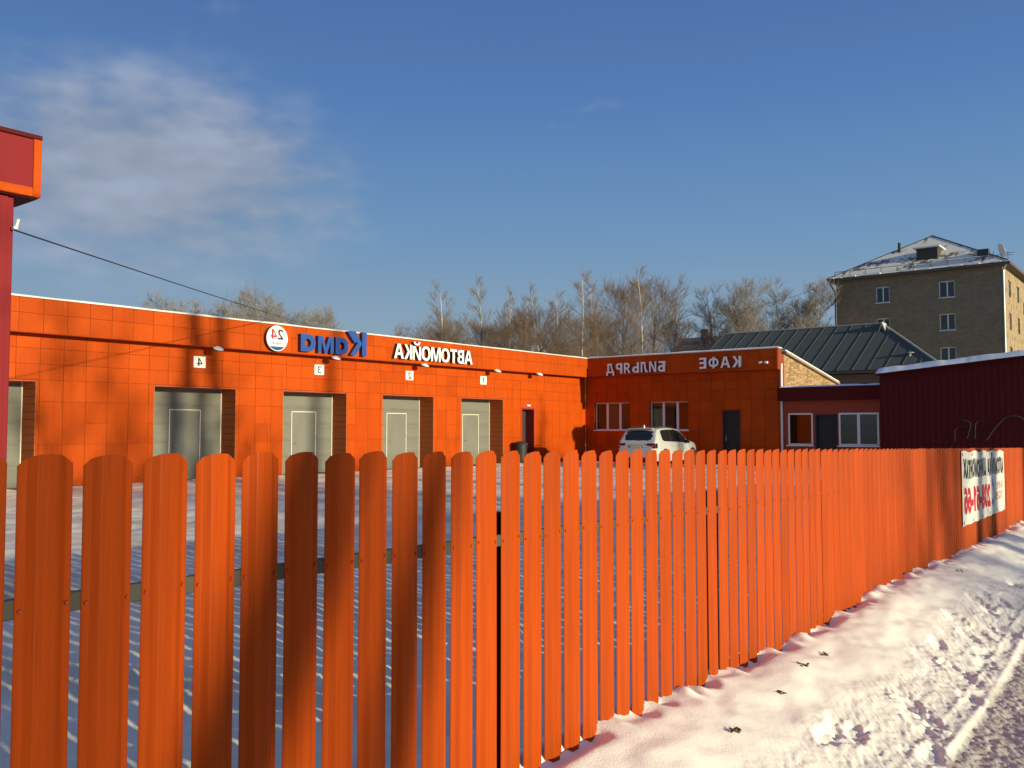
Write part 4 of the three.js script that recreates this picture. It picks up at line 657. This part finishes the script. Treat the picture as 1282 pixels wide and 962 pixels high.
function tree(k, x, z, h, i, label, group, base = 0, wide = 1) {
  h *= 1.06; const g = protos[k][i % 2], t = thing(k === 'b' ? 'birch_tree' : 'bare_tree', label, 'tree', [x, base, z], rT() * 6.28, group), s = h / 10; t.scale.set(s * wide, s, s * wide);
  mesh('trunk', g.trunk, bark[k], t); mesh('crown', g.crown, twigM[k], t); return t;
}
[
  ['s', -51.7, -52.9, 10.5], ['s', -71.7, -75.3, 14.6], ['b', -44.2, -49.0, 12.3], ['b', -62.0, -73.3, 17.9], ['s', -59.9, -64.4, 13.5], ['s', -38.1, -43.7, 9.1], ['s', -49.9, -62.5, 12.5], ['s', -68.0, -89.0, 18.0],
  ['d', -36.3, -50.2, 10.4], ['b', -59.8, -80.2, 17.7], ['b', -74.1, -94.4, 20.0], ['b', -39.9, -59.9, 14.4], ['b', -57.8, -91.2, 20.1], ['b', -32.9, -57.2, 13.5], ['d', -43.1, -72.1, 15.6], ['d', -48.7, -87.4, 18.4],
  ['b', -55.3, -104.2, 20.9], ['s', -52.8, -75.3, 13.8], ['s', -31.5, -48.7, 9.5], ['w', -31.2, -69.3, 14.7], ['w', -31.0, -85.0, 17.3], ['s', -60.8, -74.3, 13.2], ['s', -62.6, -102.4, 17.0],
  ['s', -79.2, -79.2, 14.0], ['d', -54.6, -71.5, 13.3], ['b', -47.4, -66.9, 14.3], ['s', -64.4, -96.4, 16.0], ['d', -79.4, -87.3, 16.4], ['s', -36.2, -52.8, 9.3],
  ['f', -48.2, -28.6, 9.3], ['f', -58.1, -35.4, 11.7], ['f', -67.4, -43.1, 12.5], ['f', -48.0, -32.6, 9.9], ['f', -60.7, -42.4, 12.6], ['f', -51.5, -37.9, 11.7], ['f', -66.9, -50.8, 13.8],
  ['f', -46.8, -37.6, 10.1], ['f', -58.6, -48.4, 11.8], ['f', -70.8, -55.6, 13.6], ['f', -55.1, -36.3, 10.2],
  ['s', -49.2, -49.8, 9.6], ['s', -58.3, -60.5, 10.9], ['d', -43.8, -46.6, 9.2], ['s', -49.1, -55.4, 10.4], ['d', -43.6, -52.1, 9.9], ['s', -69.1, -85.6, 15.2], ['d', -54.4, -69.2, 12.4], ['s', -36.2, -47.8, 8.9], ['s', -41.5, -56.3, 10.4], ['d', -43.4, -62.4, 11.4], ['s', -47.1, -71.9, 12.4], ['d', -35.2, -55.8, 10.1], ['s', -49.4, -80.0, 13.0], ['s', -29.3, -50.1, 8.9], ['d', -36.9, -71.0, 11.5], ['s', -39.0, -42.9, 8.1], ['s', -57.4, -66.7, 11.4],
].forEach(([k, x, z, h], i, all) => {
  const same = all.filter((q) => q[0] === k).sort((p, q) => Math.atan2(p[1], -p[2]) - Math.atan2(q[1], -q[2])), o = same.findIndex((q) => q[1] === x && q[2] === z);
  const ord = ['leftmost', 'second', 'third', 'fourth', 'fifth', 'sixth', 'seventh', 'eighth', 'ninth', 'tenth', 'eleventh', 'twelfth', 'thirteenth', 'fourteenth', 'fifteenth', 'sixteenth', 'seventeenth', 'eighteenth', 'nineteenth', 'twentieth', 'twenty first', 'twenty second', 'twenty third', 'twenty fourth', 'twenty fifth', 'twenty sixth', 'twenty seventh', 'twenty eighth', 'twenty ninth', 'thirtieth'][o] + (o ? ' from the left' : '');
  tree(k, x, z, h, i, `${treeWord[k]} ${treeAt[k]}, ${ord}`, `${treeGroup[k]} ${treeAt[k]}`, 0, 1.08);
});
// roadside trees across the street: they stand outside the frame, their shadows fall on fence and facade
// each is set so that the measured middle of its trunk throws its shadow where the fence is shaded
const inkY = (x, z) => 0.9 + (x - fenceX(-z)) * Math.tan(SUN_EL) / Math.cos(SUN_TILT), inkZ = (x, z) => z + (x - fenceX(-z)) * Math.tan(SUN_TILT);
[['t', 22, -1.52, 17, -0.34], ['t', 26, -2.2, 13, -0.2], ['t', 78, -0.98, 29, 0], ['t', 70, -1.95, 24, 0], ['b', 45, -10.6, 16, 0], ['t', 30, -14.0, 24, 0], ['t', 31, -15.3, 22, 0.05], ['b', 34, -15.0, 17, 0], ['b', 50, -12.2, 16, 0], ['t', 50, -19.3, 26, 0]].forEach(([k, x, fz, h, lean], i) => {
  const t = tree(k, x, 0, h, i, 'bare roadside tree across the street', 'bare trees across the street', -0.6); t.rotation.x = lean; t.updateMatrixWorld(true);
  const p = t.children[0].geometry.attributes.position, v = new THREE.Vector3(), y = inkY(x, fz), acc = [0, 0, 0]; for (let k = 0; k < p.count; k++) { v.fromBufferAttribute(p, k).applyMatrix4(t.children[0].matrixWorld); const w = Math.exp(-(((v.y - y) / (h * 0.045)) ** 2)); acc[0] += w * v.x; acc[1] += w * v.z; acc[2] += w; }
  t.position.z = inkZ(x, fz) - acc[1] / acc[2]; t.position.x += x - acc[0] / acc[2];
});
tree('s', 24, -31.3, 11, 1, 'low bare roadside tree across the street', 'bare trees across the street', -0.6);

// ------------------------------------------------------------------ parked car
{
  const t = thing('parked_car', 'pale silver white five door off-road car parked nose in before the cafe windows', 'car', [-17.2, 0.02, -29.6], R(3.5)); t.scale.set(0.88, 0.92, 0.88);
  // local: +Z is the rear (toward the camera); station q = metres from the rear end, z = -q
  const L = 4.85, lerpT = (tab, q) => { let i = 0; while (i < tab.length - 2 && tab[i + 1][0] < q) i++; const [a, va] = tab[i], [b, vb] = tab[i + 1], s = Math.min(1, Math.max(0, (q - a) / (b - a))); const e = s * s * (3 - 2 * s) * 0.5 + s * 0.5; return mix(va, vb, e); };
  const topT = [[0, 0.93], [0.05, 1.04], [0.13, 1.13], [0.5, 1.56], [0.62, 1.655], [1.0, 1.69], [1.7, 1.72], [2.4, 1.70], [2.75, 1.65], [3.5, 1.16], [3.7, 1.13], [4.3, 1.05], [4.65, 0.96], [4.8, 0.84], [4.85, 0.7]];
  const beltT = [[0, 0.9], [0.1, 1.06], [0.6, 1.1], [2, 1.06], [3.5, 1.0], [4.3, 0.94], [4.7, 0.86], [4.85, 0.62]];
  const wT = [[0, 0.78], [0.12, 0.9], [0.5, 0.955], [1.2, 0.965], [3.6, 0.965], [4.3, 0.93], [4.65, 0.83], [4.85, 0.6]];
  const botT = [[0, 0.42], [0.2, 0.34], [0.6, 0.28], [4.2, 0.28], [4.7, 0.3], [4.85, 0.4]];
  function section(q) { // right half, bottom to top centre
    const top = lerpT(topT, q), belt = Math.min(lerpT(beltT, q), top - 0.02), w = lerpT(wT, q), bot = lerpT(botT, q), g = Math.max(0, top - belt), wr = w - 0.03 - g * 0.33;
    return [[w * 0.9, bot], [w * 0.985, bot + 0.08], [w, mix(bot, belt, 0.5)], [w * 0.995, mix(bot, belt, 0.8)], [w * 0.97, belt], [mix(w * 0.965, wr, 0.5), mix(belt, top, 0.47)], [wr, belt + g * 0.9], [wr * 0.9, belt + g * 0.97], [wr * 0.6, top], [0, top + 0.012]];
  }
  const qs = [0, 0.03, 0.08, 0.14, 0.22, 0.3, 0.4, 0.5, 0.58, 0.66, 0.8, 1, 1.3, 1.7, 2.1, 2.5, 2.75, 2.95, 3.15, 3.35, 3.5, 3.65, 3.9, 4.2, 4.45, 4.62, 4.75, 4.82, 4.85];
  const P = [], I = [], n = 19; for (const q of qs) { const s = section(q), ring = [...s.map(([x, y]) => [x, y]), ...s.slice(0, -1).reverse().map(([x, y]) => [-x, y])]; for (const [x, y] of ring) P.push(x, y, -q); }
  for (let j = 0; j < qs.length - 1; j++) for (let i = 0; i < n - 1; i++) { const a = j * n + i, b = a + 1, c = a + n, d = c + 1; I.push(a, d, b, a, c, d); }
  for (let i = 1; i < n - 1; i++) { I.push(0, i, i + 1); const o = (qs.length - 1) * n; I.push(o, o + i + 1, o + i); }
  const g = new THREE.BufferGeometry(); g.setAttribute('position', new THREE.Float32BufferAttribute(P, 3)); g.setAttribute('uv', new THREE.BufferAttribute(new Float32Array(P.length / 3 * 2), 2)); g.setIndex(I); g.computeVertexNormals();
  const paint = new THREE.MeshPhysicalMaterial({ color: lin(0.5, 0.51, 0.49), roughness: 0.35, clearcoat: 0.8, clearcoatRoughness: 0.08 });
  mesh('body', g, paint, t);
  // point on the surface: station q, and position along the half section
  const at = (q, i, f, side, off) => { const s = section(q), a = s[i], b = s[i + 1], x = mix(a[0], b[0], f), y = mix(a[1], b[1], f), nx = b[1] - a[1], ny = -(b[0] - a[0]), l = Math.hypot(nx, ny) || 1; return [side * (x + nx / l * off), y + ny / l * off, -q]; };
  const patch = (rows, flip) => { if (flip) rows = rows.map((r) => r.slice().reverse()); const p = [], ix = [], w = rows[0].length; rows.flat().forEach((v) => p.push(...v)); for (let j = 0; j < rows.length - 1; j++) for (let i = 0; i < w - 1; i++) { const a = j * w + i; ix.push(a, a + 1, a + w + 1, a, a + w + 1, a + w); } const q = new THREE.BufferGeometry(); q.setAttribute('position', new THREE.Float32BufferAttribute(p, 3)); q.setIndex(ix); q.computeVertexNormals(); return norm(q); };
  for (const sd of [-1, 1]) {
    const wq = [0.78, 0.9, 1.1, 1.5, 1.9, 2.3, 2.7, 2.95, 3.15, 3.3];
    const low = wq.map((q, k) => at(q, 4, 0.12 + (k ? 0 : 0.25), sd, 0.006)), md = wq.map((q) => at(q, 5, 0.02, sd, 0.008)), hi = wq.map((q, k) => at(q, 5, k ? 0.86 : 0.6, sd, 0.006));
    mesh('side_window', patch([low, md, hi], sd < 0), M.darkGlass, t);
    for (const q of [1.62, 2.62]) mesh('window_pillar', patch([[at(q, 4, 0.12, sd, 0.011), at(q + 0.07, 4, 0.12, sd, 0.011)], [at(q, 5, 0.02, sd, 0.012), at(q + 0.07, 5, 0.02, sd, 0.012)], [at(q, 5, 0.86, sd, 0.011), at(q + 0.07, 5, 0.86, sd, 0.011)]], sd < 0), M.black, t);
    for (const q of [1.75, 2.75]) mesh('door_handle', rb(sd * 0.955, sd * 0.985, 0.93, 0.96, -q - 0.1, -q + 0.1, 0.01), paint, t);
    const mir = rb(sd * 0.95, sd * 1.14, 1.02, 1.18, -3.22, -3.1, 0.04); mesh('wing_mirror', mir, M.black, t);
    const lamp = mesh('tail_light', rb(sd * 0.5, sd * 0.94, 0.83, 1.05, -0.26, -0.005, 0.05), std(lin(0.05, 0.008, 0.01), 0.2), t);
    mesh('lamp_lens', rb(sd * 0.72, sd * 0.88, 0.885, 0.985, -0.1, 0.006, 0.03), std(lin(0.45, 0.05, 0.05), 0.2), lamp);
    for (const q of [0.98, 3.92]) {
      const arch = new THREE.TorusGeometry(0.41, 0.05, 8, 20, Math.PI); arch.rotateY(Math.PI / 2); arch.translate(sd * 0.945, 0.37, -q); mesh('wheel_arch', arch, M.black, t);
      const ty = new THREE.TorusGeometry(0.27, 0.1, 12, 28); ty.rotateY(Math.PI / 2); ty.scale(1.25, 1, 1); ty.translate(sd * 0.85, 0.37, -q); const wl = mesh('wheel', ty, M.black, t);
      const rim = new THREE.CylinderGeometry(0.22, 0.22, 0.16, 20); rim.rotateZ(Math.PI / 2); rim.translate(sd * 0.87, 0.37, -q); mesh('rim', rim, M.galv, wl);
      const well = new THREE.CylinderGeometry(0.4, 0.4, 0.1, 24); well.rotateZ(Math.PI / 2); well.translate(sd * 0.915, 0.38, -q); mesh('wheel_well', well, M.black, t);
    }
    mesh('roof_rail', [cylBetween([sd * 0.62, 1.745, -0.9], [sd * 0.64, 1.765, -2.4], 0.016)], M.black, t);
  }
  { const rq = [0.17, 0.25, 0.35, 0.45, 0.5]; mesh('rear_window', patch(rq.map((q) => { const k = 0.85, s = section(q), y = s[8][1], o = []; for (let f = -1; f <= 1.001; f += 0.125) { const wv = s[7][0] * (1 - 0.06 * Math.abs(f)); o.push([f * wv * 0.97, y + 0.012 - 0.035 * f * f, -q + 0.012]); } return o; })), M.darkGlass, t); }
  { const rq = [2.8, 3.0, 3.2, 3.4, 3.46]; mesh('windscreen', patch(rq.map((q) => { const s = section(q), o = []; for (let f = -1; f <= 1.001; f += 0.125) o.push([f * s[7][0] * 0.97, s[8][1] + 0.012 - 0.03 * f * f, -q - 0.01]); return o; })), M.darkGlass, t); }
  mesh('spoiler', rb(-0.6, 0.6, 1.62, 1.665, -0.62, -0.4, 0.02), paint, t);
  mesh('plate_recess', rb(-0.36, 0.36, 0.84, 0.99, -0.06, 0.004, 0.02), std(lin(0.25, 0.25, 0.25), 0.4), t);
  mesh('licence_plate', rb(-0.26, 0.26, 0.855, 0.965, 0.002, 0.014, 0.004), std(lin(0.5, 0.46, 0.38), 0.6), t);
  mesh('bumper', rb(-0.84, 0.84, 0.42, 0.68, -0.3, 0.05, 0.07), paint, t); mesh('bumper_strip', rb(-0.7, 0.7, 0.34, 0.45, -0.3, 0.06, 0.03), M.black, t);
  mesh('roof_antenna', new THREE.ConeGeometry(0.05, 0.13, 10).scale(0.6, 1, 1.6).translate(0.0, 1.76, -0.85), M.white, t);
  mesh('rear_wiper', [cylBetween([0, 1.16, -0.14], [0.42, 1.2, -0.16], 0.012)], M.black, t);
}

// ------------------------------------------------------------------ dead leaves on the snow bank
[[-1.94, -5.29, 'curled dead leaf clump on the snow bank, the lower of two'], [-1.99, -5.81, 'small dark leaf on the snow bank below the fence, the upper of two'], [-1.79, -3.98, 'dark leaf scrap on the snow at the bottom of the photo'], [-2.12, -10.41, 'dark scrap on the far snow bank below the banner'], [-1.87, -4.75, 'thin brown twig scrap lying on the near snow bank']].forEach(([x, z, label], i) => {
  const s = -z, u = x - fenceX(s), t = thing('dead_leaf', label, 'leaf', [x, streetH(u, s) + 0.002, z], i * 1.3), r = rng(i + 3), g = [];
  for (let k = 0; k < 4; k++) { const q = new THREE.SphereGeometry(0.011 + r() * 0.012, 8, 5); q.scale(1.2, 0.16, 0.6); q.rotateZ((r() - 0.5) * 1.2); q.rotateY(r() * 3); q.translate((r() - 0.5) * 0.06, r() * 0.015, (r() - 0.5) * 0.05); g.push(q); }
  mesh('leaf_blade', g, std(lin(0.09, 0.06, 0.035), 0.9), t); mesh('stalk', cylBetween([0, 0, 0], [0.03, 0.012, 0.02], 0.0015, 0.001, 5), std(lin(0.08, 0.05, 0.03), 0.9), t);
});

renderer.render(scene, camera);
